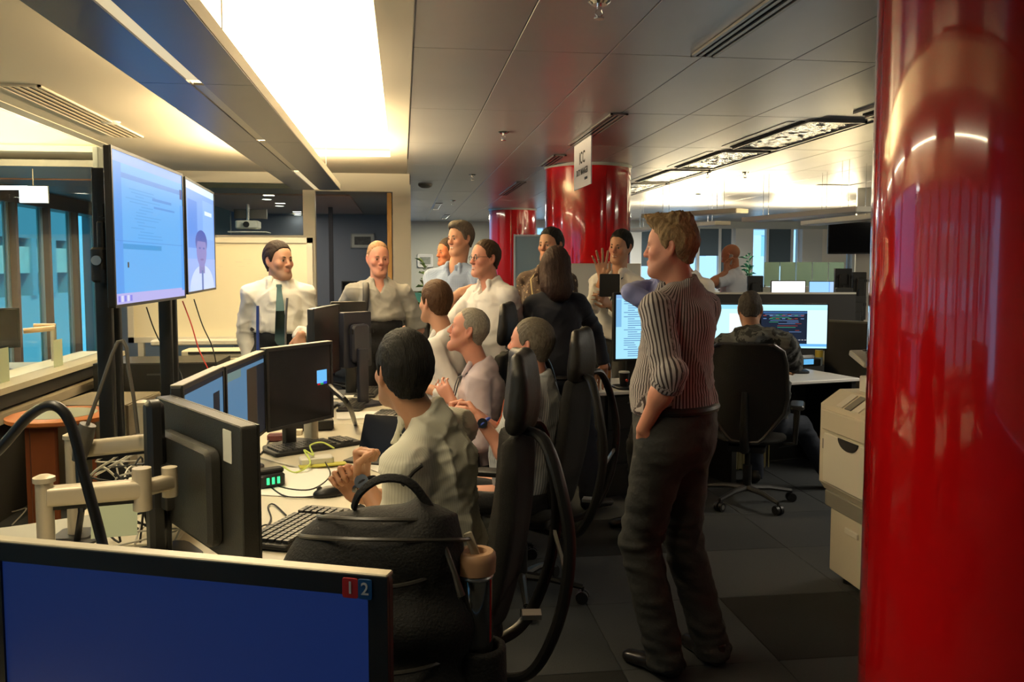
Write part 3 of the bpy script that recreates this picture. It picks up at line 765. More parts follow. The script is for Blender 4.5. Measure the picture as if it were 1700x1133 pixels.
# slot diffusers in the cream panel
def slot_vent(name, label, x0, x1, y0, y1, z, n, m, mf, grp):
    t = thing(name, label, 'vent', ((x0 + x1) / 2, (y0 + y1) / 2, z), 0, grp)
    w, l = x1 - x0, y1 - y0; b = MB()
    for s_ in (-1, 1): b.box((s_ * (w / 2 - .008), 0, -.002), (.016, l, .012)); b.box((0, s_ * (l / 2 - .008), -.002), (w, .016, .012))
    b.build('frame', mf, t)
    MB().box((0, 0, .004), (w - .02, l - .02, .004)).build('backing', M_dark, t)
    for k in range(n - 1):
        MB().box((-w / 2 + w * (k + 1) / n, 0, -.002), (w / n * .42, l - .03, .010)).build('slat', m, t)
    return t
M_sl = mat('vent_cream', (.50, .44, .33), .5)
a = WZ(235, 170, ZC); b_ = WZ(372, 248, ZC)
slot_vent('ceiling_vent', 'cream slotted air vent in tan ceiling strip above the large wall screens', -2.26, -2.02, 5.15, 7.1, ZC - .006, 5, M_sl, M_plaster, None)
slot_vent('ceiling_vent', 'dark slotted air vent at the top left corner of the view', -2.32, -2.08, 2.6, 4.05, ZC - .006, 5, mat('vent_grey', (.16, .14, .11), .5), M_plaster, None)
MB().cyl((-2.22, 5.3, ZC - .012), (-2.22, 5.3, ZC), .035, .045).build('spare', M_trim) if False else None
o = MB().lathe((0, 0, 0), [(.0, -.012), (.05, -.012), (.066, -.004), (.07, .002)], 24).build('speaker_disc', M_plaster2, smooth=True); o.name = 'ceiling_speaker'
p = WZ(183, 202, ZC); o.location = (p[0], p[1], ZC - .002); tag(o, 'small round cream ceiling disc left of the slotted vent', 'speaker')
# metal ceiling slots
M_mf = mat('vent_metal', (.33, .32, .31), .35, metal=.6)
for k, (y0, y1, lb) in enumerate(((2.45, 4.02, 'long black double slot vent near the top of the grey ceiling'), (5.60, 7.1, 'black double slot vent beside the hanging white sign'), (7.75, 8.6, 'black double slot vent just left of the middle red column top'), (10.3, 12.2, 'distant black double slot vent above the farthest red column'))):
    slot_vent('ceiling_slot', lb, 1.395, 1.515, y0, y1, ZC - .006, 3, M_mf, M_mf, 'slot vents in a row')
# recessed reflectors on the right
M_ref = mat('foil_reflector', (.75, .76, .78), .16, metal=1.0, bump=1.0, bscale=26)
def troffer(y0, y1, label, x=2.88 + .235 - .055, dark=True):
    t = thing('ceiling_light', label, 'ceiling light', (x, (y0 + y1) / 2, ZC), 0, 'unlit recessed ceiling lights'); l = y1 - y0
    b = MB(); w = .40
    for s_ in (-1, 1): b.box((s_ * w / 2, 0, .0), (.02, l, .03)); b.box((0, s_ * l / 2, .0), (w, .02, .03))
    b.build('frame', M_mf, t)
    g = MB()
    n, m = 8, 36; rg = random.Random(int(y0 * 10))
    P = [(-.18 + .36 * i / n, -l / 2 + l * j / m, -.001 + rg.uniform(-.007, .007)) for i in range(n + 1) for j in range(m + 1)]
    g.add(P, [(i * (m + 1) + j, i * (m + 1) + j + 1, (i + 1) * (m + 1) + j + 1, (i + 1) * (m + 1) + j) for i in range(n) for j in range(m)]); g.build('reflector', M_ref, t)
    for s_ in (-1, 1): MB().box((s_ * .235, 0, .004), (.03, l * .94, .02)).build('air_slot', M_dark, t)
    MB().box((-.31, 0, .004), (.05, l * .9, .016)).build('air_slot', M_mf, t)
troffer(5.7, 7.1, 'recessed foil reflector light, second of the row from the near red column')
troffer(4.1, 5.5, 'recessed foil reflector light half hidden by the near red column', 3.36)
troffer(7.3, 8.6, 'recessed foil reflector light, third of the row')
troffer(8.8, 10.1, 'recessed foil reflector light, fourth of the row beside the middle red column')
troffer(10.3, 11.6, 'small far recessed foil light, last of the row')
# sprinklers and detectors
M_chr = mat('chrome', (.7, .7, .68), .2, metal=1)
def sprinkler(px, py, label, s=1.0):
    p = WZ(px, py, ZC); t = thing('sprinkler', label, 'sprinkler', (p[0], p[1], ZC), 0, 'ceiling sprinklers')
    MB().lathe((0, 0, 0), [(.0, -.012), (.03, -.012), (.045, 0)], 16).build('rose', M_chr, t, True)
    b = MB(); b.cyl((0, 0, -.01), (0, 0, -.03), .010, n=8)
    for s_ in (-1, 1): b.tube([(s_ * .010, 0, -.03), (s_ * .016, 0, -.045), (0, 0, -.062)], .003, 6)
    b.cyl((0, 0, -.060), (0, 0, -.066), .020, n=12); b.build('head', M_chr, t, True)
for q in ((995, 3, 'chrome sprinkler head at the top middle of the ceiling'), (836, 219, 'sprinkler head in the grey ceiling left of the white sign'), (784, 290, 'distant sprinkler above the tall man in blue'), (752, 333, 'farthest sprinkler near the back wall'), (1175, 286, 'sprinkler over the bright ceiling right of the middle red column'), (1237, 286, 'second sprinkler over the bright ceiling'),(1159, 322, 'small far sprinkler near the suspended lights')): sprinkler(*q)
p = WZ(706, 306, ZC); o = MB().lathe((0, 0, 0), [(0, -.05), (.05, -.047), (.085, -.025), (.09, 0)], 24).build('smoke_detector', mat('detector', (.30, .30, .27), .5), smooth=True); o.location = (p[0], p[1], ZC); tag(o, 'grey dome smoke detector left of the red columns', 'smoke detector')
# columns
def red_mat():
    m = mat('red_gloss', (.56, .004, .006), .12, coat=1.0, spec=.6); m.node_tree.nodes['Principled BSDF'].inputs['Coat Roughness'].default_value = .04
    return m
M_red = red_mat()
def column(c, r, label, base=True, seams=(0, 90, 180, 270), z1=ZC):
    t = thing('column', label, 'column', (c[0], c[1], 0), 0, None)
    n = 96; prof = [(r, .10), (r, z1 - .03)]
    for k, s in enumerate(seams):
        s2 = seams[(k + 1) % len(seams)] + (360 if k == len(seams) - 1 else 0); b = MB(); m = max(6, int((s2 - s) / 3)); A = [RD(s + .25 + (s2 - s - .5) * i / m) for i in range(m + 1)]
        vs = []
        for a in A:
            for rr_ in (r, r - .02):
                for z in (.10, z1 - .028): vs.append((rr_ * cos(a), rr_ * sin(a), z))
        fs = []
        for i in range(m):
            o4, p4 = 4 * i, 4 * i + 4; fs += [(o4, p4, p4 + 1, o4 + 1), (o4 + 2, o4 + 3, p4 + 3, p4 + 2), (o4 + 1, p4 + 1, p4 + 3, o4 + 3), (o4, o4 + 2, p4 + 2, p4)]
        fs += [(0, 1, 3, 2), (4 * m, 4 * m + 2, 4 * m + 3, 4 * m + 1)]
        b.add(vs, fs); b.build('red_panel', M_red, t, True)
    MB().cyl((0, 0, 0), (0, 0, z1 - .02), r - .025, n=48).build('core', mat('column_core', (.25, .02, .02), .5), t, True)
    MB().lathe((0, 0, 0), [(r - .01, 0), (r + .006, 0), (r + .006, .098), (r - .01, .1)], n).build('plinth', mat('plinth', (.05, .05, .05), .4, metal=.5), t, True)
    MB().lathe((0, 0, 0), [(r - .03, z1 - .03), (r + .004, z1 - .028), (r + .012, z1), (r - .03, z1)], n).build('top_ring', mat('ring_grey', (.42, .42, .40), .4), t, True)
    return t
column((1.925, 2.44), .43, 'large glossy red column filling the right edge of the view', seams=(-40, 60, 140))
c2 = W(976, 300, 8.58 + .30); column(c2, .445, 'glossy red column behind the hanging white sign', seams=(-78, 12, 102, 192))
c3 = W(851, 300, 15.6); column(c3, .435, 'farthest glossy red column behind the man in glasses', seams=(-100, 20, 140))
# hanging sign
t = thing('hanging_sign', 'white hanging sign with black lettering in front of the red column', 'sign', (1.455, 6.40, ZC - .01))
p1 = WX(982, 250, 1.455); p2 = WX(954, 270, 1.455); yc, wl = (p1[1] + p2[1]) / 2, abs(p1[1] - p2[1]); t.location = (1.455, yc, ZC - .01)
MB().box((0, 0, -.195), (.008, wl, .37)).build('sign_board', mat('sign_white', (.80, .80, .84), .5), t)
MB().box((0, 0, -.004), (.02, wl, .012)).build('rail', M_mf, t)
M_ink = mat('sign_ink', (.03, .03, .03), .6)
for txt, sz, z in (('ICC', .135, -.145), ('DUTY MANAGER', .072, -.255)):
    me = text_mesh(txt, sz, True); me.materials.append(M_ink)
    o = link('lettering', me, t); o.matrix_local = Matrix(((0, 0, -1, -.0055), (-1, 0, 0, 0), (0, 1, 0, z), (0, 0, 0, 1)))
    if txt != 'ICC': o.scale = (.78, 1, 1)
MB().box((-.0052, -.15, -.318), (.002, .10, .02)).build('logo_mark', M_ink, t)
# suspended strip luminaires on the left
M_lum = mat('luminaire_body', (.13, .14, .18), .36, metal=.85)
M_lume = mat('luminaire_edge', (.72, .70, .62), .4)
def strip_light(label, x0, x1, y0, y1, zb=2.30, seg=1.5, gap=.045, mb=None):
    t = thing('suspended_light', label, 'ceiling light', ((x0 + x1) / 2, y0, zb)); w, l = x1 - x0, y1 - y0; xm = 0
    nseg = max(1, round(l / seg)); sl = l / nseg
    for k in range(nseg):
        for s_ in (-1, 1):
            ww = (w - gap) / 2; cx = s_ * (gap / 2 + ww / 2)
            b = MB(); b.box((cx, sl * (k + .5), .006 + .0), (ww - .004, sl - .004, .012)); b.build('underside_panel', mb or M_lum, t)
    for k in range(nseg):
        MB().box((0, sl * (k + .5), .010), (gap, sl * .94, .01)).build('centre_slot', mat('slot_louvre', (.30, .29, .26), .35, metal=.6) if k in (3, 4) else mat('slot_lit', (.6, .55, .42), .4, emit=(1.0, .80, .46), es=.45), t)
    b = MB()
    for s_ in (-1, 1): b.box((s_ * (w / 2 - .004), l / 2, .03), (.008, l, .05)); b.box((0, l / 2 + s_ * (l / 2 - .004), .03), (w, .008, .05))
    b.build('rim', M_lume, t)
    for k in range(nseg + 1):
        for s_ in (-1, 1):
            y = min(max(sl * k, .15), l - .15); MB().cyl((s_ * .10, y, .05), (s_ * .10, y, 3.03 - zb), .003, n=6).build('cable', M_chr, t)
    return t
strip_light('long slate blue suspended light strip running overhead from the lens', -1.0, -.565, -1.2, 8.1)
strip_light('second suspended light strip at the far left beyond the glass', -3.95, -3.45, .5, 7.5)
# ------------------------------------------------------------------ left partition and facade
M_ledge = mat('ledge_cream', (.72, .68, .52), .35)
M_glass = mat('glass', (.86, .95, .93), .0, trans=1.0, ior=1.1, spec=.3)
M_glass2 = mat('glass_green', (.45, .85, .75), .05, trans=1.0, ior=1.05)
lw = struct(MB().bb((-2.62, .4, 0), (-2.50, 7.75, .72)).build('wall_left', mat('low_wall', (.016, .014, .011), .7)))
MB().bb((-2.80, .4, .81), (-2.42, 7.75, .85)).build('ledge', M_ledge, lw)
MB().bb((-2.60, .4, .72), (-2.44, 7.75, .81)).build('dark_reveal', mat('reveal_black', (.02, .02, .02), .5), lw)
MB().bb((-2.50, .4, .64), (-2.40, 7.75, .70)).build('ledge_lower_rail', mat('rail_tan', (.45, .40, .30), .5), lw)
g = struct(MB().bb((-2.60, .4, .85), (-2.59, 7.75, ZC)).build('window_1', M_glass)); 
struct(MB().bb((-2.64, 7.75, 0), (-2.50, 7.85, ZC)).build('trim_1', mat('post_grey', (.20, .22, .22), .5)))
struct(MB().bb((-2.62, .4, .85), (-2.57, .48, ZC)).build('trim_1', mat('post_grey', (.20, .22, .22), .5)))
# facade
M_mull = mat('mullion_brown', (.23, .15, .10), .55); M_mullg = mat('mullion_inner', (.30, .40, .38), .5)
fx = -4.47; fac = struct(MB().bb((fx - .22, -3, 2.32), (fx + .05, 13.4, 3.1)).bb((fx - .22, -3, 0), (fx + .05, 13.4, .32)).build('wall_facade_left', mat('facade_bulkhead', (.22, .17, .14), .6)))
ys_ = [9.5 + .92 * k for k in range(-12, 5)]
for k, y in enumerate(ys_):
    t = MB(); t.bb((fx - .06, y - .035, .32), (fx + .07, y + .035, 2.32)); t.build('mullion', M_mull, fac)
    MB().bb((fx - .05, y + .035, .32), (fx + .0, y + .10, 2.32)).bb((fx - .05, y - .10, .32), (fx + .0, y - .035, 2.32)).build('window_frame', M_mullg, fac)
    if k: MB().bb((fx - .03, ys_[k - 1] + .1, .32), (fx - .02, y - .1, 2.32)).build('pane', M_glass2, fac)
struct(MB().bb((-4.75, 13.4, 0), (-2.6, 13.5, 3.1)).build('wall_side_left', mat('side_wall', (.20, .23, .25), .7)))
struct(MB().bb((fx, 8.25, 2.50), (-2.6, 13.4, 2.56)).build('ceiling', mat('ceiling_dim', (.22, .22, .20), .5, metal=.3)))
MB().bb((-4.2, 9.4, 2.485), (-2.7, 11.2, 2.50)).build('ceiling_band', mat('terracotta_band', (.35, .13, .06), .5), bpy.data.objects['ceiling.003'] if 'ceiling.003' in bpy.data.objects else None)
# street outside, left
M_out = mat('opposite_building', (.34, .46, .44), .8, noise=.25, nscale=3)
t = thing('neighbouring_building', 'teal grey building seen through the windows on the left', 'building', (-8.5, 9, 0))
b = MB(); b.bb((-1, -14, -3), (0, 14, .9)).build('plinth', mat('out_sill', (.2, .35, .42), .7), t)
MB().bb((-1, -14, 1.42), (0, 14, 2.02)).build('spandrel', M_out, t); MB().bb((-1, -14, 2.22), (0, 14, 6)).build('upper_wall', mat('out_dark', (.12, .24, .30), .8), t)
for k in range(26): MB().bb((-.9, -13.6 + k * 1.1, .9), (.06, -13.6 + k * 1.1 + .28, 2.22)).build('pier', mat('out_pier', (.10, .28, .36), .8), t)
# ------------------------------------------------------------------ meeting room behind the whiteboard
YF = 9.6
off = struct(MB().bb((-2.6, YF, 2.50), (.09, YF + .10, ZC + .05)).build('wall_office_front', M_trim))
MB().bb((-1.08, YF - .02, 0), (-.95, YF + .10, 2.50)).build('door_post', M_trim, off)
MB().bb((-.10, YF - .02, 0), (.10, YF + .14, 2.50)).build('door_post', M_trim, off)
MB().bb((-1.0, YF, 2.42), (-.08, YF + .10, 2.50)).build('door_head', M_trim, off)
MB().bb((-2.6, YF, 1.86), (-1.08, YF + .10, 1.93)).build('transom_rail', M_trim, off)
MB().bb((-2.6, YF, 0), (-2.5, YF + .10, 2.50)).build('end_post', M_trim, off)
MB().bb((-2.5, YF + .04, .1), (-1.08, YF + .05, 1.86)).build('pane', M_glass, off); MB().bb((-2.5, YF + .04, 1.93), (-1.08, YF + .05, 2.50)).build('pane', M_glass, off)
dr = struct(MB().bb((-.165, YF + .14, .01), (-.115, YF + .95, 2.42)).build('door_1', mat('door_wood', (.55, .30, .09), .5)))
b = MB(); b.cyl((-.165, YF + .85, 1.02), (-.22, YF + .85, 1.02), .01); b.cyl((-.215, YF + .85, 1.02), (-.215, YF + .74, 1.02), .01); b.build('door_handle', M_chr, dr, True)
M_ow = mat('office_wall', (.22, .24, .29), .75)
struct(MB().bb((-4.7, 14.5, 0), (.09, 14.6, 2.7)).build('wall_office_back', M_ow))
struct(MB().bb((.0, YF + .16, 0), (.10, 14.5, 2.7)).build('wall_office_side', M_ow))
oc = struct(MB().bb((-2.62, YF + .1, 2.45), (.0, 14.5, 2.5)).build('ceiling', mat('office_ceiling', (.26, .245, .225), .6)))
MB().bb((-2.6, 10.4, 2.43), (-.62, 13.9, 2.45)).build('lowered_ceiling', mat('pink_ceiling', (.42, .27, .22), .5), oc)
M_dl = mat('downlight', (1, 1, 1), emit=(1, .93, .78), es=14)
for k, (x, y) in enumerate(((443, 331), (464, 342), (494, 357))):
    p = WZ(x, y, 2.43); t = thing('downlight', ('round downlight, nearest of the three in the meeting room ceiling', 'second round downlight in the meeting room ceiling', 'farthest round downlight right of the projector')[k], 'ceiling light', (p[0], p[1], 2.43))
    MB().lathe((0, 0, 0), [(.055, -.002), (.075, -.006), (.08, .0)], 20).build('ring', M_trim, t, True); MB().cyl((0, 0, -.003), (0, 0, .0), .055, n=20).build('lamp', M_dl, t)
p = W(412, 360, 11.6); t = thing('projector', 'ceiling projector on a bracket seen through the meeting room glass', 'projector', (p[0], p[1], 2.05))
MB().rbox((0, 0, .10), (.30, .30, .11), .03).build('casing', mat('proj_white', (.62, .60, .52), .5), t); MB().cyl((0, -.15, .10), (0, -.17, .10), .04).build('lens', M_dark, t, True)
MB().rbox((0, .1, .0), (.50, .5, .02), .01).build('tray', M_trim, t); MB().cyl((0, 0, .15), (0, 0, .39), .025).build('bracket', M_chr, t, True)
MB().box((0, .2, .26), (.44, .05, .13)).build('grille', mat('grille', (.10, .09, .08), .5), t)
o = MB().bb((-.03, -.03, 0), (.03, .03, 2.45)).build('pole', mat('pole_black', (.02, .02, .03), .5)); p = W(551, 500, 12.2); o.location = (p[0], p[1], 0); tag(o, 'dark vertical post inside the meeting room', 'post')
def picture(label, p, w, h, fr, inner, rz=0, cat='picture', depth=.02, bars=None):
    t = thing('framed_picture', label, cat, p, rz)
    b = MB(); f = .018
    for s_ in (-1, 1): b.box((s_ * (w / 2 - f / 2), 0, 0), (f, depth, h)); b.box((0, 0, s_ * (h / 2 - f / 2)), (w, depth, f))
    b.build('frame', fr, t); MB().box((0, .003, 0), (w - f, depth * .4, h - f)).build('mount', mat('mount_white', (.6, .6, .55), .6), t)
    MB().box((0, -.003, 0), (w * .68, depth * .4, h * .55)).build('print', inner, t)
    return t
p = WY(602, 400, 14.48); picture('framed landscape photo on the meeting room wall', p, .40, .25, mat('frame_silver', (.35, .35, .36), .4), mat('photo_dark', (.10, .10, .10), .5, noise=.9, nscale=14))
# shell
struct(MB().bb((.09, 19.8, 0), (2.55, 19.9, ZC + .05)).build('wall_back', mat('back_wall', (.46, .47, .40), .8)))
struct(MB().bb((-4.75, -3.1, 0), (11.2, -3, 3.3)).build('wall_front', mat('front_wall', (.30, .30, .28), .8)))
struct(MB().bb((11.1, -3, 0), (11.2, 21, 3.3)).build('wall_right', mat('right_wall', (.5, .5, .47), .8)))
p = WY(706, 433, 19.75); picture('small framed poster on the far back wall', p, .36, .30, mat('frame_pale', (.7, .7, .65), .5), mat('photo_grey', (.22, .24, .20), .6, noise=.8, nscale=9))
p = WY(738, 428, 19.75); picture('narrow blue poster on the far back wall beside the tall man', p, .22, .55, mat('frame_blue', (.05, .25, .5), .5), mat('poster_blue', (.08, .30, .55), .6))
# far right windows
M_wh = mat('window_white', (.72, .77, .80), .5); WYF = 19.0
fw = struct(MB().bb((2.55, WYF, 0), (11.1, WYF + .2, 1.0)).bb((2.55, WYF, 2.45), (11.1, WYF + .2, ZC + .05)).build('wall_far', mat('far_wall', (.55, .62, .66), .7)))
struct(MB().bb((2.55, WYF, 0), (2.65, WYF + .9, 2.67)).build('trim_2', M_wh))
M_bl = mat('blind_fabric', (.10, .15, .20), .8)
def XF(px): return float(WY(px, 410, WYF)[0])
edges = [(1048, 1062, 'w'), (1160, 1196, 'b2'), (1196, 1217, 'b'), (1217, 1246, 'w'), (1246, 1275, 'o'), (1275, 1316, 'b'), (1316, 1327, 'o'), (1327, 1360, 'w'), (1360, 1400, 'w2'), (1400, 1410, 'o'), (1410, 1470, 'w')]
edges = [(890, 905, 'o'), (905, 1048, 'w')] + edges + [(1062, 1100, 'b'), (1100, 1160, 'o')]
wn = 0
for (x0, x1, k) in edges:
    X0, X1 = max(XF(x0), 2.65), XF(x1)
    if X1 <= X0: continue
    if k in 'w w2'.split():
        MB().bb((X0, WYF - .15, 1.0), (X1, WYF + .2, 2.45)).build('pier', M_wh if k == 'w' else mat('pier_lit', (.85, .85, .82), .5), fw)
    else:
        wn += 1
        MB().bb((X0, WYF + .10, 1.0), (X1, WYF + .11, 2.45)).build('pane', M_glass, fw)
        MB().bb((X0, WYF + .02, 1.0), (X0 + .03, WYF + .14, 2.45)).bb((X1 - .03, WYF + .02, 1.0), (X1, WYF + .14, 2.45)).bb((X0, WYF + .02, 1.0), (X1, WYF + .14, 1.04)).build('window_frame', M_wh, fw)
        if k != 'o':
            zb = 1.58 if k == 'b' else 1.82
            MB().bb((X0 + .03, WYF + .05, zb if x0 != 1196 else 1.38), (X1 - .03, WYF + .07, 2.45)).build('roller_blind', M_bl, fw)
MB().bb((2.65, WYF - .25, .95), (11.1, WYF, 1.0)).build('sill', M_wh, fw)
# bright street outside, right
t = thing('street_building', 'sunlit pale building outside the far right windows', 'building', (7, 27, 0))
MB().bb((-9, 0, -3), (12, 1, 1.9)).build('lower_wall', mat('out_white', (.75, .80, .82), .8), t); MB().bb((-9, .0, 2.6), (12, 1, 3.0)).build('cornice', mat('out_white2', (.6, .75, .85), .8), t)
for k in range(14): MB().bb((-9 + k * 1.5, 0, 1.9), (-8.6 + k * 1.5, 1, 2.6)).build('pier', mat('out_white', (.75, .80, .82), .8), t)
# suspended uplights on the right
def uplight(label, pa, pb, w=.22, lamp=0):
    d = pb - pa; L = np.linalg.norm(d); rz_ = atan2(d[1], d[0]); t = thing('suspended_uplight', label, 'ceiling light', pa, rz_, 'suspended uplights on the right')
    b = MB(); b.box((L / 2, 0, 0), (L, w, .012)); b.build('underside', mat('uplight_body', (.80, .78, .70), .4), t)
    b = MB()
    for s_ in (-1, 1): b.box((L / 2, s_ * w / 2, .022), (L, .012, .045)); b.box((L / 2 + s_ * L / 2, 0, .022), (.012, w, .045))
    b.build('rim', mat('uplight_rim', (.85, .80, .66), .4), t)
    MB().cyl((.1, 0, .03), (L - .1, 0, .03), .014, n=8).build('tube_lamp', mat('tube_lamp', (1, 1, 1), emit=(1, .80, .45), es=16), t)
    for q in (.25, .35, L - .35, L - .25): MB().cyl((q, 0, .04), (q, 0, ZC - pa[2] - .014), .003, n=5).build('cable', M_chr, t)
for lb, a, b_ in (('nearest suspended uplight crossing toward the near red column', WZ(1246, 368, 2.10), WZ(1438, 351, 2.10)),
                  ('short suspended uplight at the right beside the near red column', WZ(1345, 374, 2.05), WZ(1470, 362, 2.05)),
                  ('suspended uplight just above the standing man in the striped shirt', WZ(1075, 362, 2.20), WZ(1232, 353, 2.20)),
                  ('far suspended uplight right of the middle red column', WZ(1050, 385, 2.12), WZ(1200, 373, 2.12))):
    uplight(lb, a, b_)
# wall screen at far right and wall return
sc_ = W(1425, 395, 11.0); t = thing('wall_television', 'black wall television beside the near red column', 'television', sc_, -YAW - .25)
MB().rbox((0, 0, 0), (.75, .06, .42), .01, axis=1).build('casing', mat('tv_black', (.012, .012, .014), .25), t); MB().box((0, -.032, 0), (.72, .004, .39)).build('screen', mat('screen_off', (.006, .006, .008), .08), t)
struct(MB().box((0, 0, 0), (1.7, .1, ZC), rot=rotz(-YAW - .25)).build('wall_return', mat('return_wall', (.55, .55, .52), .7))).location = (W(1425, 400, 11.0) + V(.92, -.02, 0))[0], (W(1425, 400, 11.0) + V(.92, -.02, 0))[1], ZC / 2

# ------------------------------------------------------------------ furniture and equipment
M_blk = mat('plastic_black', (.010, .010, .010), .4); M_blk2 = mat('plastic_charcoal', (.014, .0135, .012), .5, bump=.1, bscale=300)
M_mesh = mat('chair_mesh', (.009, .0085, .0075), .85, bump=.8, bscale=420); M_lea = mat('headrest_leather', (.014, .013, .011), .5, bump=.15, bscale=60)
M_desk = mat('desk_laminate', (.60, .55, .42), .38, noise=.06, nscale=6); M_arm = mat('arm_beige', (.50, .44, .33), .4, metal=.35)
M_key = mat('key_grey', (.05, .05, .048), .45); M_paper = mat('paper', (.80, .78, .70), .8); M_sil = mat('silver', (.55, .55, .53), .3, metal=.9)
M_cab = mat('cable_black', (.015, .015, .015), .5); M_cabw = mat('cable_pale', (.55, .52, .44), .5); M_cabg = mat('cable_green', (.55, .65, .15), .5)
M_off = mat('screen_off', (.006, .006, .008), .08)
def emis(name, c, s): return mat(name, (.0, .0, .0), .4, emit=c, es=s * .84, spec=.12)
def rz_of(dx, dy): return atan2(dy, dx)
def monitor(label, L, R, h, kind='desk', content=None, facing=1, bezel=.014, mb=None, base=None, group=None, depth=.035, name='monitor', cat='monitor', sil=False, back_hump=True, foot=True):
    """L, R: world top corners (left and right in the view). facing=1 screen toward the lens side"""
    c = (L + R) / 2; d = R - L; w = float(np.linalg.norm(d[:2])); rz = rz_of(d[0], d[1])
    if facing < 0: rz += pi
    zc = c[2] - h / 2; zb = base if base is not None else .74
    t = thing(name, label, cat, (c[0], c[1], zb), rz, group); z0 = zc - zb; mb = mb or M_blk
    b = MB(); b.rbox((0, depth / 2, z0), (w, depth, h), .010, axis=1, ch=.003); b.build('casing', mb, t, True)
    b = MB(); f = bezel
    for s_ in (-1, 1): b.box((s_ * (w / 2 - f / 2), -.002, z0), (f, .006, h)); b.box((0, -.002, z0 + s_ * (h / 2 - f / 2)), (w - 2 * f, .006, f))
    b.build('bezel', mb, t)
    if sil: MB().rbox((0, depth / 2 - .002, z0 + h / 2), (w, depth + .004, .006), .003).build('silver_edge', mat('silver_edge', (.36, .33, .25), .4, metal=.3), t)
    if content is None: MB().box((0, -.0005, z0), (w - 2 * f, .002, h - 2 * f)).build('screen', M_off, t)
    else:
        sc_ = MB(); ms = [content[0]]; sc_.box((0, -.0005, z0), (w - 2 * f, .002, h - 2 * f)); W_, H_ = w - 2 * f, h - 2 * f
        for k, item in enumerate(content[1:]):
            u0, v0, u1, v1, m = item[:5]
            if m not in ms: ms.append(m)
            y = -.0017 - .0001 * k
            if len(item) > 5:                                # 'e' ellipse, 'h' dome with flat bottom
                n_e = 28; A_ = [2 * pi * q / n_e for q in range(n_e)] if item[5] == 'e' else [pi * q / 16 for q in range(17)]
                cu, ru = (u0 + u1) / 2, (u1 - u0) / 2; cv, rv = ((v0 + v1) / 2, (v1 - v0) / 2) if item[5] == 'e' else (v1, v1 - v0)
                P_ = [(-W_ / 2 + (cu + ru * cos(q)) * W_, y, z0 + H_ / 2 - (cv - rv * sin(q)) * H_) for q in A_][::-1]
                sc_.add(P_, [tuple(range(len(P_)))[::-1]], ms.index(m)); continue
            sc_.quad((-W_ / 2 + u0 * W_, y, z0 + H_ / 2 - v0 * H_), (-W_ / 2 + u1 * W_, y, z0 + H_ / 2 - v0 * H_), (-W_ / 2 + u1 * W_, y, z0 + H_ / 2 - v1 * H_), (-W_ / 2 + u0 * W_, y, z0 + H_ / 2 - v1 * H_), ms.index(m))
        me = bpy.data.meshes.new('screen'); me.from_pydata(sc_.v, [], sc_.f)
        for m in ms: me.materials.append(m)
        me.polygons.foreach_set('material_index', sc_.mi); link('screen', me, t)
    if back_hump:
        MB().rbox((0, depth + .018, z0 - h * .06), (w * .62, .045, h * .70), .03, axis=1).build('back_housing', mb, t, True)
        b = MB()
        for k in range(9): b.box((-.09 + k * .0225, depth + .0385, z0 + h * .16), (.010, .002, .03))
        b.build('vent_slots', M_dark, t)
    if kind == 'desk' and foot:
        MB().rbox((0, depth + .045, (z0 - h * .25) / 2 + .01), (.07, .035, max(z0 - h * .1, .05)), .01).build('stand_neck', mb, t, True)
        MB().rbox((0, depth + .02, .009), (.26, .20, .018), .05).build('stand_base', mb, t, True)
    return t
def keyboard(label, c, rz, w=.44, dd=.15, m=None, group=None):
    t = thing('keyboard', label, 'keyboard', c, rz, group); n, r_ = 18, 6
    MB().rbox((0, 0, .010), (w, dd, .018), .012).build('case', m or M_blk2, t, True)
    b = MB()
    for i in range(n):
        for j in range(r_):
            if i in (13, 17): continue
            if j == 0 and 3 < i < 9:
                if i == 4: b.box((-w / 2 + .02 + (6 + .5) * (w - .04) / n, -dd / 2 + .018, .024), (.105, .017, .010))
                continue
            b.box((-w / 2 + .02 + (i + .5) * (w - .04) / n, -dd / 2 + .018 + j * (dd - .036) / 5, .024), ((w - .04) / n * .82, .017, .010))
    b.build('keys', M_key, t, kind='stuff'); return t
def mouse(label, c, rz, m=None):
    t = thing('mouse', label, 'mouse', c, rz); F = Field(*[np.arange(a, b, .004) for a, b in ((-.05, .05), (-.08, .08), (-.01, .06))])
    F.ell((0, 0, .008), (.033, .060, .030), None, 0); F.op(lambda X, Y, Z: (.002 - Z) + 0 * X + 0 * Y, (-1,) * 3, (1,) * 3, 0, 'and'); v, q = F.mesh(); link('body', mk_mesh('body', v, q, m or M_blk), t)
    b = MB(); b.cyl((-.004, -.035, .032), (.004, -.035, .032), .010, n=12); b.build('wheel', M_key, t, True); return t
def tube_thing(name, label, cat, pts, r, m, group=None, n=8, sub=6):
    P = [np.asarray(p, float) for p in pts]; Q = []
    for i in range(len(P) - 1):
        p0, p1, p2, p3 = P[max(i - 1, 0)], P[i], P[i + 1], P[min(i + 2, len(P) - 1)]
        for k in range(sub):
            s = k / sub; Q.append(.5 * ((2 * p1) + (p2 - p0) * s + (2 * p0 - 5 * p1 + 4 * p2 - p3) * s * s + (3 * p1 - p0 - 3 * p2 + p3) * s ** 3))
    Q.append(P[-1]); o = P[0].copy(); o = Q[0]
    ob = MB().tube([q - o for q in Q], r, n).build(name, m, smooth=True); ob.location = [float(x) for x in o]; return tag(ob, label, cat, group)
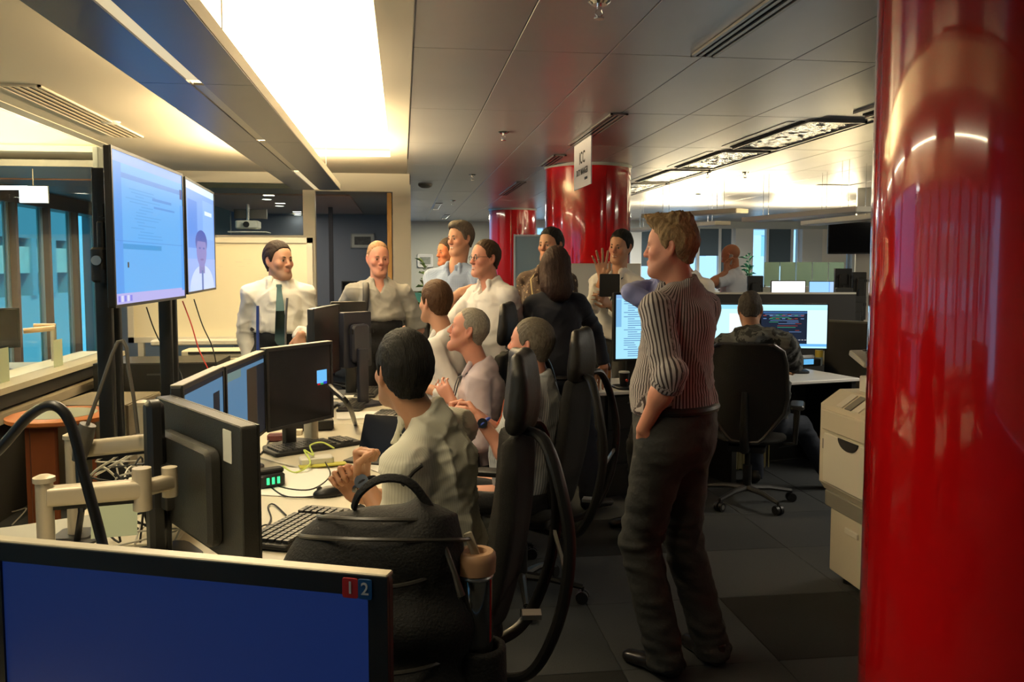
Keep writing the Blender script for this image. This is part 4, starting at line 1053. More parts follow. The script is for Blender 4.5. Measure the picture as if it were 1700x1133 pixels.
def star_base(t, r=.30, m=None, n0=18):
    m = m or M_blk
    for k in range(5):
        a = RD(72 * k + n0); u = V(cos(a), sin(a), 0); b = MB(); b.tube([V(0, 0, .105), u * r * .5 + V(0, 0, .10), u * r + V(0, 0, .075)], [.024, .018, .013], 8, squash=1.0)
        l = b.build('base_leg', m, t, True)
        c = u * r; v = V(-u[1], u[0], 0); b = MB()
        for s_ in (-1, 1): b.cyl(c + v * s_ * .006 + V(0, 0, .030), c + v * s_ * .026 + V(0, 0, .030), .030, n=14)
        b.cyl(c + V(0, 0, .04), c + V(0, 0, .08), .008, n=8); b.build('castor', M_blk, l, True)
        MB().cyl(c + v * .0265 + V(0, 0, .030), c + v * .029 + V(0, 0, .030), .016, n=10).build('castor_cap', M_sil, l, True)
    MB().cyl((0, 0, .10), (0, 0, .26), .030).cyl((0, 0, .26), (0, 0, .42), .018).build('gas_column', M_blk, t, True)
def loop_chair(label, c, rz, group=None, hz=0.0, recline=0.0):
    """black high-back chair with a headrest pad and a bent tube loop behind the back; sitter faces -y"""
    t = thing('office_chair', label, 'chair', c, rz, group); star_base(t)
    F = Field(*[np.arange(a, b, .012) for a, b in ((-.3, .3), (-.33, .33), (.36, .56))])
    F.ell((0, -.01, .455), (.245, .25, .040), None, 0); F.cone((-.15, -.20, .45), (.15, -.20, .45), .035, .035, .03); F.cone((-.17, .12, .455), (.17, .12, .455), .04, .04, .04)
    v, q = F.mesh(); link('seat', mk_mesh('seat', v, q, M_mesh), t)
    def back(z): return .20 + .30 * max(0, z - .5) * .45 + .03 * sin((z - .5) * 5) + recline * (z - .5)
    F = Field(*[np.arange(a, b, .011) for a, b in ((-.28, .28), (.08, .52), (.42, 1.16))])
    for z in np.arange(.50, 1.06, .02):
        w = np.interp(z, [.5, .62, .85, 1.0, 1.06], [.12, .19, .205, .17, .11])
        F.cone((-w, back(z) - .035, z), (0, back(z) + .012, z), .020, .024, .03); F.cone((w, back(z) - .035, z), (0, back(z) + .012, z), .020, .024, .03)
    v, q = F.mesh(); link('backrest', mk_mesh('backrest', v, q, M_mesh), t)
    F = Field(*[np.arange(a, b, .008) for a, b in ((-.2, .2), (.1, .6), (1.0, 1.5))])
    for z in np.arange(1.12, 1.33, .02):
        w = np.interp(z, [1.1, 1.16, 1.28, 1.33], [.09, .13, .13, .09]); y_ = back(1.1) + .012 + (z - 1.11) * .22 - .9 * (z - 1.12) ** 2; th_ = np.interp(z, [1.12, 1.2, 1.33], [.036, .036, .022])
        F.cone((-w, y_ - .03, z + hz), (0, y_, z + hz), th_ * .8, th_, .02); F.cone((w, y_ - .03, z + hz), (0, y_, z + hz), th_ * .8, th_, .02)
    v, q = F.mesh(); link('headrest', mk_mesh('headrest', v, q, M_lea), t)
    for s_ in (-1, 1):
        zz = 1.09
        P = [V(s_ * .05, back(1.09) + .015, 1.10 + hz * .5), V(s_ * .14, back(1.05) + .07, 1.085), V(s_ * .20, back(.95) + .115, .96), V(s_ * .215, back(.8) + .155, .78), V(s_ * .21, back(.6) + .17, .58), V(s_ * .19, .33, .42), V(s_ * .14, .25, .365), V(s_ * .06, .10, .355), V(s_ * .04, 0, .37)]
        Q = []
        for i in range(len(P) - 1):
            p0, p1, p2, p3 = P[max(i - 1, 0)], P[i], P[i + 1], P[min(i + 2, len(P) - 1)]
            for k in range(5):
                s = k / 5; Q.append(.5 * ((2 * p1) + (p2 - p0) * s + (2 * p0 - 5 * p1 + 4 * p2 - p3) * s * s + (3 * p1 - p0 - 3 * p2 + p3) * s ** 3))
        Q.append(P[-1]); MB().tube(Q, .021, 10, squash=.7).build('frame_loop', M_blk, t, True)
        b = MB(); b.tube([V(s_ * .20, .06, .42), V(s_ * .29, .05, .46), V(s_ * .295, .03, .66)], [.016, .016, .018], 8); b.build('armrest_post', M_blk, t, True)
        MB().rbox((s_ * .29, -.02, .675), (.08, .24, .028), .03).build('armrest', M_blk, t, True)
    MB().box((0, back(.72) + .16, .70), (.42, .010, .014)).box((0, back(.60) + .10, .50), (.05, .06, .015)).build('cross_bar', M_sil, t)
    MB().rbox((0, .02, .395), (.22, .26, .05), .02).build('mechanism', M_blk, t, True)
    return t
def mesh_chair(label, c, rz, group=None, top=1.10):
    t = thing('office_chair', label, 'chair', c, rz, group); star_base(t, .31, mat('base_grey', (.06, .06, .06), .35, metal=.4), n0=-90 + 7)
    F = Field(*[np.arange(a, b, .012) for a, b in ((-.3, .3), (-.33, .33), (.36, .56))]); F.ell((0, -.02, .455), (.25, .25, .045), None, 0); F.cone((-.15, -.20, .45), (.15, -.20, .45), .035, .035, .03)
    v, q = F.mesh(); link('seat', mk_mesh('seat', v, q, M_mesh), t)
    prof = [(.08, .47), (.115, .50), (.235, .66), (.255, .76), (.245, .98), (.225, 1.06), (.17, 1.10)]
    def yb(x, z): return .27 + .05 * sin((z - .45) * 3) - x * x * 1.2 + .08 * (z - .47)
    b = MB(); P = []; nx = 12
    for w, z in prof: P += [(w * (i / nx * 2 - 1), yb(w * (i / nx * 2 - 1), z), z * 1.0) for i in range(nx + 1)]
    m = len(prof); n = nx + 1; P2 = [(x, y + .008, z) for x, y, z in P]
    fs = [(j * n + i, j * n + i + 1, (j + 1) * n + i + 1, (j + 1) * n + i) for j in range(m - 1) for i in range(nx)]; o = len(P)
    fs2 = [tuple(o + k for k in f[::-1]) for f in fs]; b.add(P + P2, fs + fs2); b.build('mesh_back', M_mesh, t, True)
    ring = [V(w, yb(w, z) + .005, z) for w, z in prof] + [V(-w, yb(w, z) + .005, z) for w, z in prof[::-1]]
    b = MB(); b.tube(ring, .014, 8, closed=True); b.build('back_frame', mat('frame_dark', (.03, .03, .03), .3), t, True)
    b = MB(); b.tube([V(0, .14, .40), V(0, .30, .42), V(0, .36, .60), V(0, .345, .80)], [.03, .03, .025, .018], 10); b.build('spine', M_blk, t, True)
    for s_ in (-1, 1):
        b = MB(); b.tube([V(s_ * .20, .02, .41), V(s_ * .30, .02, .43), V(s_ * .31, .0, .66)], [.018, .018, .022], 8); b.build('armrest_post', M_blk, t, True)
        MB().rbox((s_ * .31, -.03, .675), (.09, .25, .03), .03).build('armrest', mat('armpad', (.045, .045, .045), .3), t, True)
    MB().rbox((0, .02, .395), (.24, .26, .05), .02).build('mechanism', M_blk, t, True)
    return t

# ---- big bench desk on the left
def desk(label, x0, x1, y0, y1, z, m, panel=None, group=None, legs=True, th=.026, fr=None):
    t = thing('desk', label, 'desk', ((x0 + x1) / 2, (y0 + y1) / 2, 0), 0, group); w, l = x1 - x0, y1 - y0
    MB().rbox((0, 0, z - th / 2), (w, l, th), .02).build('desktop', m, t, True)
    for sx in (-1, 1):
        for sy in (-1, 1): MB().box((sx * (w / 2 - .08), sy * (l / 2 - .10), (z - th) / 2), (.05, .05, z - th)).build('leg', fr or M_blk, t)
    MB().box((0, 0, z - th - .04), (w - .16, l - .2, .05)).build('under_frame', fr or M_blk, t)
    if panel: MB().box((panel * (w / 2 - .12), 0, .42), (.02, l - .3, .50)).build('modesty_panel', M_blk2, t)
    return t
ZD = .74
desk('long cream bench desk along which the seated men sit', -1.12, .02, 2.16, 4.60, ZD, M_desk)
desk('far half of the cream bench desk beyond the laughing man', -.52, .02, 4.61, 5.86, ZD, M_desk)
desk('cream desk end carrying the nearest monitor', -1.12, -.24, .95, 2.15, ZD, M_desk)
# nearest monitor
M_scr1 = mat('screen_navy', (.002, .004, .02), .35, emit=(.004, .010, .048), es=1.0)
A = W(-22, 889, 1.17); B = W(645, 947, 1.03); zt = (A[2] + B[2]) / 2 - .008; A[2] = B[2] = zt
t = monitor('nearest black monitor with dark blue screen and red and blue number stickers', A, B, .36, content=[M_scr1], bezel=.026, sil=True, depth=.017)
w_ = float(np.linalg.norm((B - A)[:2])); zz = zt - .013 - ZD + .01
for k, (tx, c_) in enumerate((('1', (.42, .01, .01)), ('2', (.005, .07, .22)))):
    x = w_ / 2 - .049 + k * .020; s_ = MB().rbox((x, -.0062, zt - ZD - .0165 + .73 - .73), (.0215 if k == 0 else .019, .0016, .026), .003, axis=1).build('number_sticker', mat('sticker%s' % tx, c_, .5), t)
    me = text_mesh(tx, .022, True); me.materials.append(mat('sticker_ink', (.5, .5, .5), .6)); o = link('numeral', me, s_); o.matrix_local = Matrix(((1, 0, 0, x), (0, 0, -1, -.0074), (0, 1, 0, zt - ZD - .0165), (0, 0, 0, 1)))
for o in list(t.children):                                   # the local origin is the desk top
    pass
t.location.z = .74
# monitor seen from behind
A = W(282, 654, 2.62); B = W(428, 708, 2.12); zt = (A[2] + B[2]) / 2; A[2] = B[2] = zt
t = monitor('black monitor seen from behind with a pale label on its back, on a beige arm', A, B, .375, kind='arm', facing=-1, mb=mat('mon_back', (.022, .021, .017), .5, bump=.15, bscale=250), depth=.045)
w_ = float(np.linalg.norm((B - A)[:2])); z0 = zt - .1875 - .73
MB().rbox((-w_ / 2 + .085, .0465, z0 + .115), (.055, .002, .085), .003, axis=1).build('pale_label', mat('label_pale', (.55, .55, .48), .6), t, label='pale paper label')
MB().rbox((.12, .115, z0 - .03), (.055, .05, .46), .025, axis=1).build('carry_handle', M_blk, t, True)
MB().rbox((.12, .085, z0 - .05), (.13, .05, .13), .01, axis=1).build('mount_plate', M_blk2, t, True)
MB().rbox((.13, .10, (z0 - .1) / 2), (.05, .05, z0 - .05), .01).build('stand_neck', M_blk, t, True)
MB().rbox((.13, .10, .015), (.2, .2, .016), .05).build('stand_base', M_blk, t, True)
# screen contents
S_tv = [emis('tv_sky', (.13, .44, .90), .9), (0, 0, 1, .07, emis('tv_bar', (.22, .42, 1.0), .9)), (0, .13, 1, .165, emis('tv_line', (.09, .32, .80), .85)), (.02, .60, .62, .635, emis('tv_mark', (.06, .36, .80), .8)),
        (0, .93, 1, 1, emis('tv_task', (.52, .50, .95), .8)), (.0, .07, .10, .93, emis('tv_side', (.10, .36, .90), .85)), (.50, .25, .80, .27, emis('tv_line', (.09, .32, .80), .85)), (.52, .31, .85, .325, emis('tv_line', (.09, .32, .80), .85)), (.95, .12, .99, .2, emis('tv_dark', (.02, .05, .25), 1)), (.95, .25, 1, .95, emis('tv_edge', (.10, .38, .95), .85)), (.02, .58, .98, .585, emis('tv_line', (.09, .32, .80), .85))]
rg = random.Random(3)
for k in range(16): S_tv.append((.14 + rg.random() * .2, .22 + k * .022, .36 + rg.random() * .3, .228 + k * .022, emis('tv_faint', (.11, .40, .86), .85)))
for k in range(5): S_tv.append((.02 + k * .035, .945, .045 + k * .035, .985, emis('tv_icon%d' % (k % 2), ((.25, .25, .9), (.8, .8, 1.0))[k % 2], .8)))
A = W(182, 246, 3.72); B = W(302, 293, 4.90); zt = 2.125; A[2] = B[2] = zt
tv = monitor('large wall-size television nearest the lens showing a pale blue spreadsheet', A, B, .715, kind='tv', content=S_tv, bezel=.014, depth=.030, base=0, name='television', cat='television', back_hump=False)
S_tv2 = [emis('tv2_blue', (.20, .42, 1.0), .9), (0, 0, 1, .07, emis('tv2_top', (.6, .8, 1.0), 1.0)), (.05, .16, .35, .60, emis('tv2_pane', (.12, .34, .95), .8)), (.55, .12, .95, .5, emis('tv2_pane2', (.26, .50, 1.0), .9)), (.62, .22, .9, .26, emis('tv2_glow', (.7, .85, 1), 1)),
         (0, .70, 1, 1, emis('tv2_low', (.30, .46, .95), .9)), (.06, .76, .94, 1, emis('tv2_shirt', (.50, .62, 1.0), 1.0), 'h'), (.38, .66, .58, .84, emis('tv2_neck', (.24, .26, .70), .7)), (.27, .42, .69, .66, emis('tv2_hair', (.06, .13, .60), .7), 'e'), (.30, .47, .66, .78, emis('tv2_face', (.28, .28, .75), .7), 'e'), (.29, .42, .68, .53, emis('tv2_hair', (.06, .13, .60), .7), 'h'),
         (.38, .585, .45, .605, emis('tv2_hair', (.06, .13, .60), .7), 'e'), (.52, .585, .59, .605, emis('tv2_hair', (.06, .13, .60), .7), 'e'), (.42, .695, .55, .715, emis('tv2_lip', (.20, .16, .55), .7), 'e'), (.46, .81, .52, 1, emis('tv2_tie', (.10, .22, .62), .7))]
A = W(306, 294, 5.03); B = W(354, 322, 6.15); A[2] = B[2] = 2.125
tv2 = monitor('second television behind the first showing a presenter in white shirt', A, B, .70, kind='tv', content=S_tv2, bezel=.014, depth=.030, base=0, name='television', cat='television', back_hump=False)
for q_ in (tv, tv2): MB().rbox((0, .065, 1.72), (.62, .075, .30), .03, axis=1).build('mount_housing', M_blk, q_, True)
def tv_post(label, c, rz, h=1.95):
    t = thing('display_stand', label, 'stand', (c[0], c[1], 0), rz)
    for s_ in (-1, 1): MB().rbox((s_ * .055, 0, h / 2 + .05), (.045, .07, h), .008).build('upright', M_blk, t, True)
    MB().rbox((0, .0, .35), (.15, .09, .60), .01).build('lower_post', M_blk2, t, True)
    MB().rbox((0, -.0, .03), (.5, .6, .05), .03).build('foot', M_blk, t, True)
    for z in (1.55, 1.85): MB().box((0, -.035, z), (.34, .02, .06)).build('bracket', M_blk, t)
    return t
a_tv = tv.rotation_euler.z
n_tv = V(-sin(a_tv), cos(a_tv), 0)
c = W(198, 600, 4.02) + n_tv * .0; tv_post('black twin-upright stand under the near end of the first television', c + n_tv * .04, a_tv, 2.0)
c = W(287, 600, 5.02); tv_post('black post of the stand between the two televisions', c + n_tv * .02, a_tv, 1.9)
t = thing('video_camera', 'black camera box clamped behind the first television', 'camera', W(168, 440, 3.9), 0); MB().rbox((0, 0, 0), (.07, .10, .16), .02).build('casing', M_blk, t, True); MB().cyl((0, -.05, .02), (0, -.065, .02), .022).build('lens', M_sil, t, True); MB().rbox((.07, .0, .0), (.10, .03, .03), .005).build('clamp', M_blk, t, True); MB().rbox((.0, .02, .13), (.035, .04, .14), .01).build('antenna_housing', M_blk, t, True)
# monitors down the bench, facing the seated men
M_win = emis('win_blue', (.10, .22, .36), .8); M_dkw = emis('win_dark', (.010, .012, .016), 1); M_hd = emis('win_head', (.16, .24, .22), .8); M_brn = emis('win_brown', (.035, .022, .012), 1)
A = W(301, 638, 2.62); B = W(370, 612, 3.12); A[2] = B[2] = (A[2] + B[2]) / 2
bm_ = mat('mon_frame', (.020, .020, .019), .35)
monitor('slim monitor with blue window seen steeply, left end of the desk screens', A, B, .35, content=[M_win, (0, .04, .02, .12, M_hd), (.72, .2, .9, .8, M_dkw), (0, 0, 1, .06, M_dkw)], mb=bm_, sil=True)
A = W(373, 610, 3.14); B = W(438, 583, 3.72); A[2] = B[2] = (A[2] + B[2]) / 2
monitor('monitor with blue and brown windows, left of the blank black monitor', A, B, .36, content=[M_win, (0, 0, .35, .15, M_hd), (.5, .10, .78, 1, M_brn), (.78, .1, 1, 1, M_dkw), (.0, .0, 1, .05, M_dkw)], mb=bm_, sil=True)
A = W(441, 582, 3.72); B = W(551, 565, 4.10); A[2] = B[2] = (A[2] + B[2]) / 2
t = monitor('blank black monitor with small bright blue window in its corner', A, B, .375, content=[mat('screen_black', (.009, .009, .010), .25), (.76, .34, .93, .52, emis('pop_blue', (.16, .52, .95), .9)), (.77, .52, .82, .545, emis('pop_red', (.5, .02, .02), .8)), (.82, .52, .87, .545, emis('pop_green', (.02, .4, .08), .8)), (.87, .505, .93, .54, emis('pop_navy', (.03, .05, .6), .8))], mb=bm_, sil=True)
MB().rbox((.17, .10, .20), (.05, .06, .40), .01).build('cream_pillar', M_desk, t, True)
A = W(520, 512, 4.75); B = W(563, 506, 5.35); A[2] = B[2] = (A[2] + B[2]) / 2
monitor('tall dark monitor standing edge-on behind the blank one', A, B, .42, mb=bm_, content=[mat('screen_grey', (.03, .03, .032), .3)])
A = W(563, 519, 5.25); B = W(609, 522, 5.25); A[2] = B[2] = (A[2] + B[2]) / 2
A = W(563, 519, 5.1); B = W(609, 519, 5.25); B[2] = A[2]
t = monitor('monitor seen from behind with small white sticker, in front of the grey-shirted man', A, B, .34, facing=-1, mb=mat('mon_navyback', (.020, .022, .035), .4), depth=.045)
MB().box((.0, .085, .16), (.03, .002, .03)).build('white_sticker', M_paper, t)
A = W(548, 501, 5.60); B = W(607, 502, 5.68); B[2] = A[2]
monitor('dark monitor behind the one with the white sticker', A, B, .34, mb=bm_, facing=-1)
# monitor arms on the left edge of the bench
def mon_arm(label, pole, j1, j2, zp, r=.026, th=.05):
    t = thing('swivel_stand', label, 'stand', (pole[0], pole[1], ZD)); o = V(pole[0], pole[1], ZD)
    q0, q1 = V(*pole) - o, V(*j1) - o
    MB().cyl((0, 0, 0), (0, 0, q0[2] + .035), r).build('pole', M_arm, t, True); MB().rbox((0, 0, .01), (.12, .12, .02), .02).build('clamp', M_blk, t, True)
    MB().lathe((0, 0, q0[2] + .035), [(r, 0), (r * 1.25, .002), (r * 1.25, .014), (r * .6, .020), (0, .020)], 20).build('cap', M_arm, t, True)
    d = q1 - q0; L = np.linalg.norm(d[:2]); a = atan2(d[1], d[0]); Rr = rotz(a) @ roty(-atan2(d[2], L)); mid = (q0 + q1) / 2
    MB().rbox(mid, (L, .045, th), .012, rot=Rr, axis=0).build('lower_arm', M_arm, t, True); MB().box(mid - V(0, 0, th * .56), (L * .9, .02, .012), rot=Rr).build('cable_channel', M_blk, t)
    MB().cyl(q1 - V(0, 0, .055), q1 + V(0, 0, .055), r * 1.15).build('joint', M_arm, t, True)
    if j2 is not None:
        q2 = V(*j2) - o; d = q2 - q1; L = np.linalg.norm(d[:2]); a = atan2(d[1], d[0]); Rr = rotz(a) @ roty(-atan2(d[2], L))
        MB().rbox((q1 + q2) / 2, (L, .04, th * .8), .01, rot=Rr, axis=0).build('upper_arm', M_arm, t, True)
        MB().cyl(q2 - V(0, 0, .04), q2 + V(0, 0, .04), r).build('tilt_head', M_arm, t, True)
    return t
mon_arm('nearest beige monitor arm with a stubby cylinder post on the left of the bench', W(74, 825, 2.05), W(236, 812, 2.15), W(282, 800, 2.25), 0, .0205)
mon_arm('middle beige monitor arm behind the bent lamp stalks', W(120, 748, 2.6), W(258, 733, 2.6), W(285, 715, 2.6), 0, .021)
mon_arm('beige monitor arm nearest the television stand', W(237, 690, 3.0), W(300, 686, 3.05), None, 0, .021, .04)
# goosenecks
tube_thing('gooseneck_lamp', 'thick black bent gooseneck stalk arching across the lower left corner', 'lamp', [W(-60, 800, 1.5), W(0, 745, 1.5), W(50, 690, 1.5), W(90, 674, 1.5), W(118, 706, 1.5), W(140, 790, 1.5), W(168, 895, 1.5), W(188, 990, 1.5), WZ(205, 1100, ZD)], .0095, M_blk, n=10)
t = thing('desk_lamp', 'grey folding desk lamp with thin stem bent like a hairpin near the television stand', 'lamp', WZ(128, 905, ZD)); o_ = np.array(t.location)
b = MB(); P = [W(*q, 2.55) - o_ for q in ((143, 712), (165, 650), (186, 590), (196, 568), (204, 566), (210, 578), (213, 610), (222, 660), (229, 720))]; b.tube(P, .006, 8); b.build('stem', mat('lamp_grey', (.10, .09, .075), .4), t, True)
b = MB(); b.tube([W(146, 705, 2.55) - o_, W(139, 725, 2.55) - o_, W(131, 765, 2.55) - o_], [.024, .030, .020], 12); b.build('grip', mat('lamp_grip', (.07, .065, .055), .5), t, True)
b = MB(); b.tube([W(131, 765, 2.55) - o_, W(135, 850, 2.5) - o_, V(0, 0, .01)], [.012, .01, .01], 8); b.tube([V(0, 0, 0), V(0, 0, .015)], .06, 18); b.build('base', M_blk, t, True)
# clutter
def papers(label, c, w, h, rz, n=3, m=None, tilt=0, name='paper', group=None, thick=.0015, cat='paper'):
    t = thing(name, label, cat, c, rz, group); rg = random.Random(int(abs(c[0]) * 1000))
    for k in range(n): MB().box((rg.uniform(-.01, .01) * (k > 0), rg.uniform(-.01, .01) * (k > 0), thick * (k + .5)), (w, h, thick), rot=rotz(rg.uniform(-.1, .1) * (k > 0))).build('sheet', m or M_paper, t)
    return t
M_cream = mat('paper_cream', (.66, .60, .46), .8)
papers('white paper sheets under the raised hands of the nearest seated man', WZ(500, 800, ZD + .001), .30, .42, RD(-12), 2)
papers('white sheet beside the black tablet case', WZ(655, 775, ZD + .001), .21, .29, RD(30), 2)
papers('white papers on the desk beyond the phone handset', WZ(600, 690, ZD + .001), .26, .21, RD(8), 3)
papers('stack of white paper at the far end of the bench', WZ(582, 657, ZD + .001), .21, .28, RD(4), 6)
papers('fan of grey paper at the lower left corner of the desk', WZ(90, 885, ZD + .001), .34, .24, RD(25), 5, mat('paper_grey', (.34, .34, .30), .8))
papers('cream paper sheets left of the cable tangle', WZ(190, 880, ZD + .001), .30, .21, RD(5), 4, M_cream)
p = WZ(215, 855, ZD + .05); t = thing('document_tray', 'curved cream document tray at the left end of the bench', 'tray', WZ(225, 890, ZD)); 
b = MB(); b.add([(-.14, -.1, .0), (.14, -.1, .0), (.14, .1, .0), (-.14, .1, .0), (.19, -.1, .10), (.19, .1, .10), (.15, -.1, .003), (.15, .1, .003)], [(0, 1, 2, 3), (1, 4, 5, 2)]); b.rbox((0, 0, .004), (.30, .22, .008), .01); b.box((.165, 0, .05), (.006, .22, .12), rot=roty(RD(24))); b.build('tray_shell', M_cream, t)
papers('pale green card standing behind the document tray', W(190, 862, 2.35), .12, .10, RD(-10), 1, mat('card_green', (.45, .52, .38), .8), name='card', cat='card').rotation_euler = (RD(75), 0, RD(10))
keyboard('black keyboard partly under the backpack at the desk edge', WZ(498, 880, ZD), RD(66) , .42, .16)
keyboard('black keyboard behind the lime green cable', WZ(520, 745, ZD), RD(33))
keyboard('dark keyboard on the desk beyond the cream pillar', WZ(590, 676, ZD), RD(80), .40, .14)
keyboard('dark keyboard further up the bench near the papers', WZ(612, 654, ZD), RD(84), .40, .14)
keyboard('grey keyboard under the hands beside the dark-haired man', WZ(640, 695, ZD), RD(76), .36, .14, mat('kb_grey', (.22, .22, .18), .5))
mouse('black mouse at the desk edge left of the raised watch', WZ(546, 824, ZD), RD(-70))
t = thing('desk_phone', 'black desk clock phone with green lit digits beside the rear-view monitor', 'phone', WZ(447, 808, ZD), RD(30)); MB().rbox((0, 0, .03), (.10, .09, .05), .012).build('casing', M_blk, t, True)
b = MB()
for k in range(3): b.box((-.022 + k * .021, -.0465, .032), (.010, .003, .026))
b.build('green_digits', emis('led_green', (.05, .9, .25), 1.6), t)
MB().rbox((0, 0, .062), (.11, .045, .02), .012).build('handset', M_blk2, t, True)
t = thing('network_box', 'white adapter box with a lime base lying on the papers', 'box', WZ(525, 770, ZD + .006), RD(15)); MB().rbox((0, 0, .016), (.14, .07, .03), .008).build('casing', mat('adapter_white', (.7, .68, .6), .4), t, True); MB().rbox((0.02, -.05, .003), (.20, .05, .006), .004).build('lime_tray', mat('lime', (.48, .45, .06), .6), t)
t = thing('tablet', 'black tablet standing open in a folding keyboard case', 'tablet', WZ(630, 765, ZD), RD(-28))
MB().rbox((0, 0, .006), (.26, .19, .012), .01).build('keyboard_cover', M_blk2, t); MB().rbox((0, .07, .095), (.26, .008, .19), .01, rot=rotx(RD(-22)), axis=1).build('screen_panel', M_blk, t); MB().box((0, .0645, .095), (.24, .002, .165), rot=rotx(RD(-22))).build('screen', mat('tablet_glass', (.006, .008, .015), .35), t)
t = thing('desk_phone', 'black phone with handset beneath the blank monitor', 'phone', WZ(520, 712, ZD), RD(10)); MB().rbox((0, 0, .03), (.20, .17, .05), .01).build('base', M_blk2, t, True); MB().rbox((0, 0, .065), (.19, .05, .03), .02).build('handset', M_blk, t, True)
b = MB()
for i in range(4):
    for j in range(3): b.box((-.05 + i * .03, -.07 + j * .018 - .0, .056), (.018, .010, .006))
b.build('buttons', M_key, t, kind='stuff')
o = MB().rbox((0, 0, .0125), (.09, .05, .025), .004).build('small_box', mat('carton', (.60, .52, .38), .7), label=None); o.location = [float(x) for x in WZ(487, 722, ZD)]; tag(o, 'small cream carton beside the black phone under the blank monitor', 'box')
o = MB().rbox((0, 0, .02), (.11, .05, .04), .018).build('pencil_case', mat('maroon', (.12, .03, .03), .6), smooth=True); o.location = [float(x) for x in WZ(463, 733, ZD)]; tag(o, 'small maroon pencil case near the cream carton', 'case')
tube_thing('phone_handset_arm', 'black angled stalk rising beside the cream pillar', 'lamp', [WZ(590, 705, ZD), W(578, 672, 3.55), W(556, 650, 3.6), W(548, 642, 3.7)], .012, M_blk)
# cables on the desk
def zz_(px, py, dz=.006): return WZ(px, py, ZD + dz)
for k, (lb, pts, r, m) in enumerate((
    ('lime green cable looped over the keyboard', [zz_(555, 745, .03), zz_(535, 735, .06), zz_(515, 740, .05), zz_(520, 756, .05), zz_(505, 748, .05), zz_(515, 770, .03), zz_(490, 785), zz_(470, 775)], .004, M_cabg),
    ('black cable curving across the white sheets', [zz_(540, 768, .02), zz_(548, 790), zz_(520, 812), zz_(480, 812), zz_(440, 800)], .0028, M_cab),
    ('dark cable running from the mouse', [zz_(540, 822, .01), zz_(500, 826), zz_(468, 822), zz_(440, 800), zz_(432, 790)], .0028, M_cab),
    ('black cable looping left of the near keyboard', [zz_(475, 856), zz_(455, 838), zz_(445, 842), zz_(450, 862), zz_(438, 880), zz_(425, 884), zz_(440, 872), zz_(470, 876)], .0028, M_cab),
    ('pale cable along the desk behind the phone', [zz_(430, 760), zz_(470, 770), zz_(510, 778), zz_(530, 770)], .004, M_cabw),
    ('black cable below the cream pillar', [zz_(450, 720, .02), zz_(442, 742), zz_(432, 755)], .004, M_cab))):
    tube_thing('cable', lb, 'cable', pts, r, m)
rg = random.Random(11)
labs = ['in the tangle behind the rear-view monitor', 'under the nearest beige arm joint']
for k in range(14):
    c0 = WZ(238 + rg.uniform(-25, 25), 880 + rg.uniform(-40, 30), ZD + .01); pts = [c0]
    for j in range(5): pts.append(c0 + V(rg.uniform(-.13, .13), rg.uniform(-.10, .10), rg.uniform(0, .22)))
    tube_thing('cable', 'black cable strand in the tangle behind the monitor seen from behind' if k % 3 else 'pale cable strand in the tangle behind the monitor seen from behind', 'cable', pts, .0035 if k % 3 else .003, M_cab if k % 3 else M_cabw, 'black tangled cables' if k % 3 else 'pale tangled cables', n=6)
for lb, pts, m in (('red cable hanging below the second television', [W(303, 500, 5.3), W(318, 540, 5.3), W(330, 580, 5.3), W(345, 612, 5.3)], mat('cable_red', (.5, .04, .03), .5)), ('dark red cable crossing the printer stand', [W(322, 497, 5.4), W(336, 540, 5.4), W(352, 575, 5.4), W(360, 610, 5.4)], M_cab),
                   ('black cable in front of the whiteboard corner', [W(243, 510, 5.2), W(255, 545, 5.2), W(270, 575, 5.2), W(300, 620, 5.2), W(305, 655, 5.1)], M_cab)):
    tube_thing('cable', lb, 'cable', pts, .004, m)
for lb, pts, m in (('white loop of cable hanging at the left bench edge', [W(150, 790, 2.7), W(165, 777, 2.7), W(185, 765, 2.7), W(200, 752, 2.7)], M_cabw), ('second white loop of cable left of the bench', [W(150, 790, 2.72), W(170, 776, 2.72), W(195, 795, 2.72)], M_cabw), ('white cable on the floor at the left edge', [WZ(-20, 852, .02), WZ(20, 850, .02), WZ(44, 845, .03), WZ(20, 872, .02)], M_cabw)):
    tube_thing('cable', lb, 'cable', pts, .004, m)
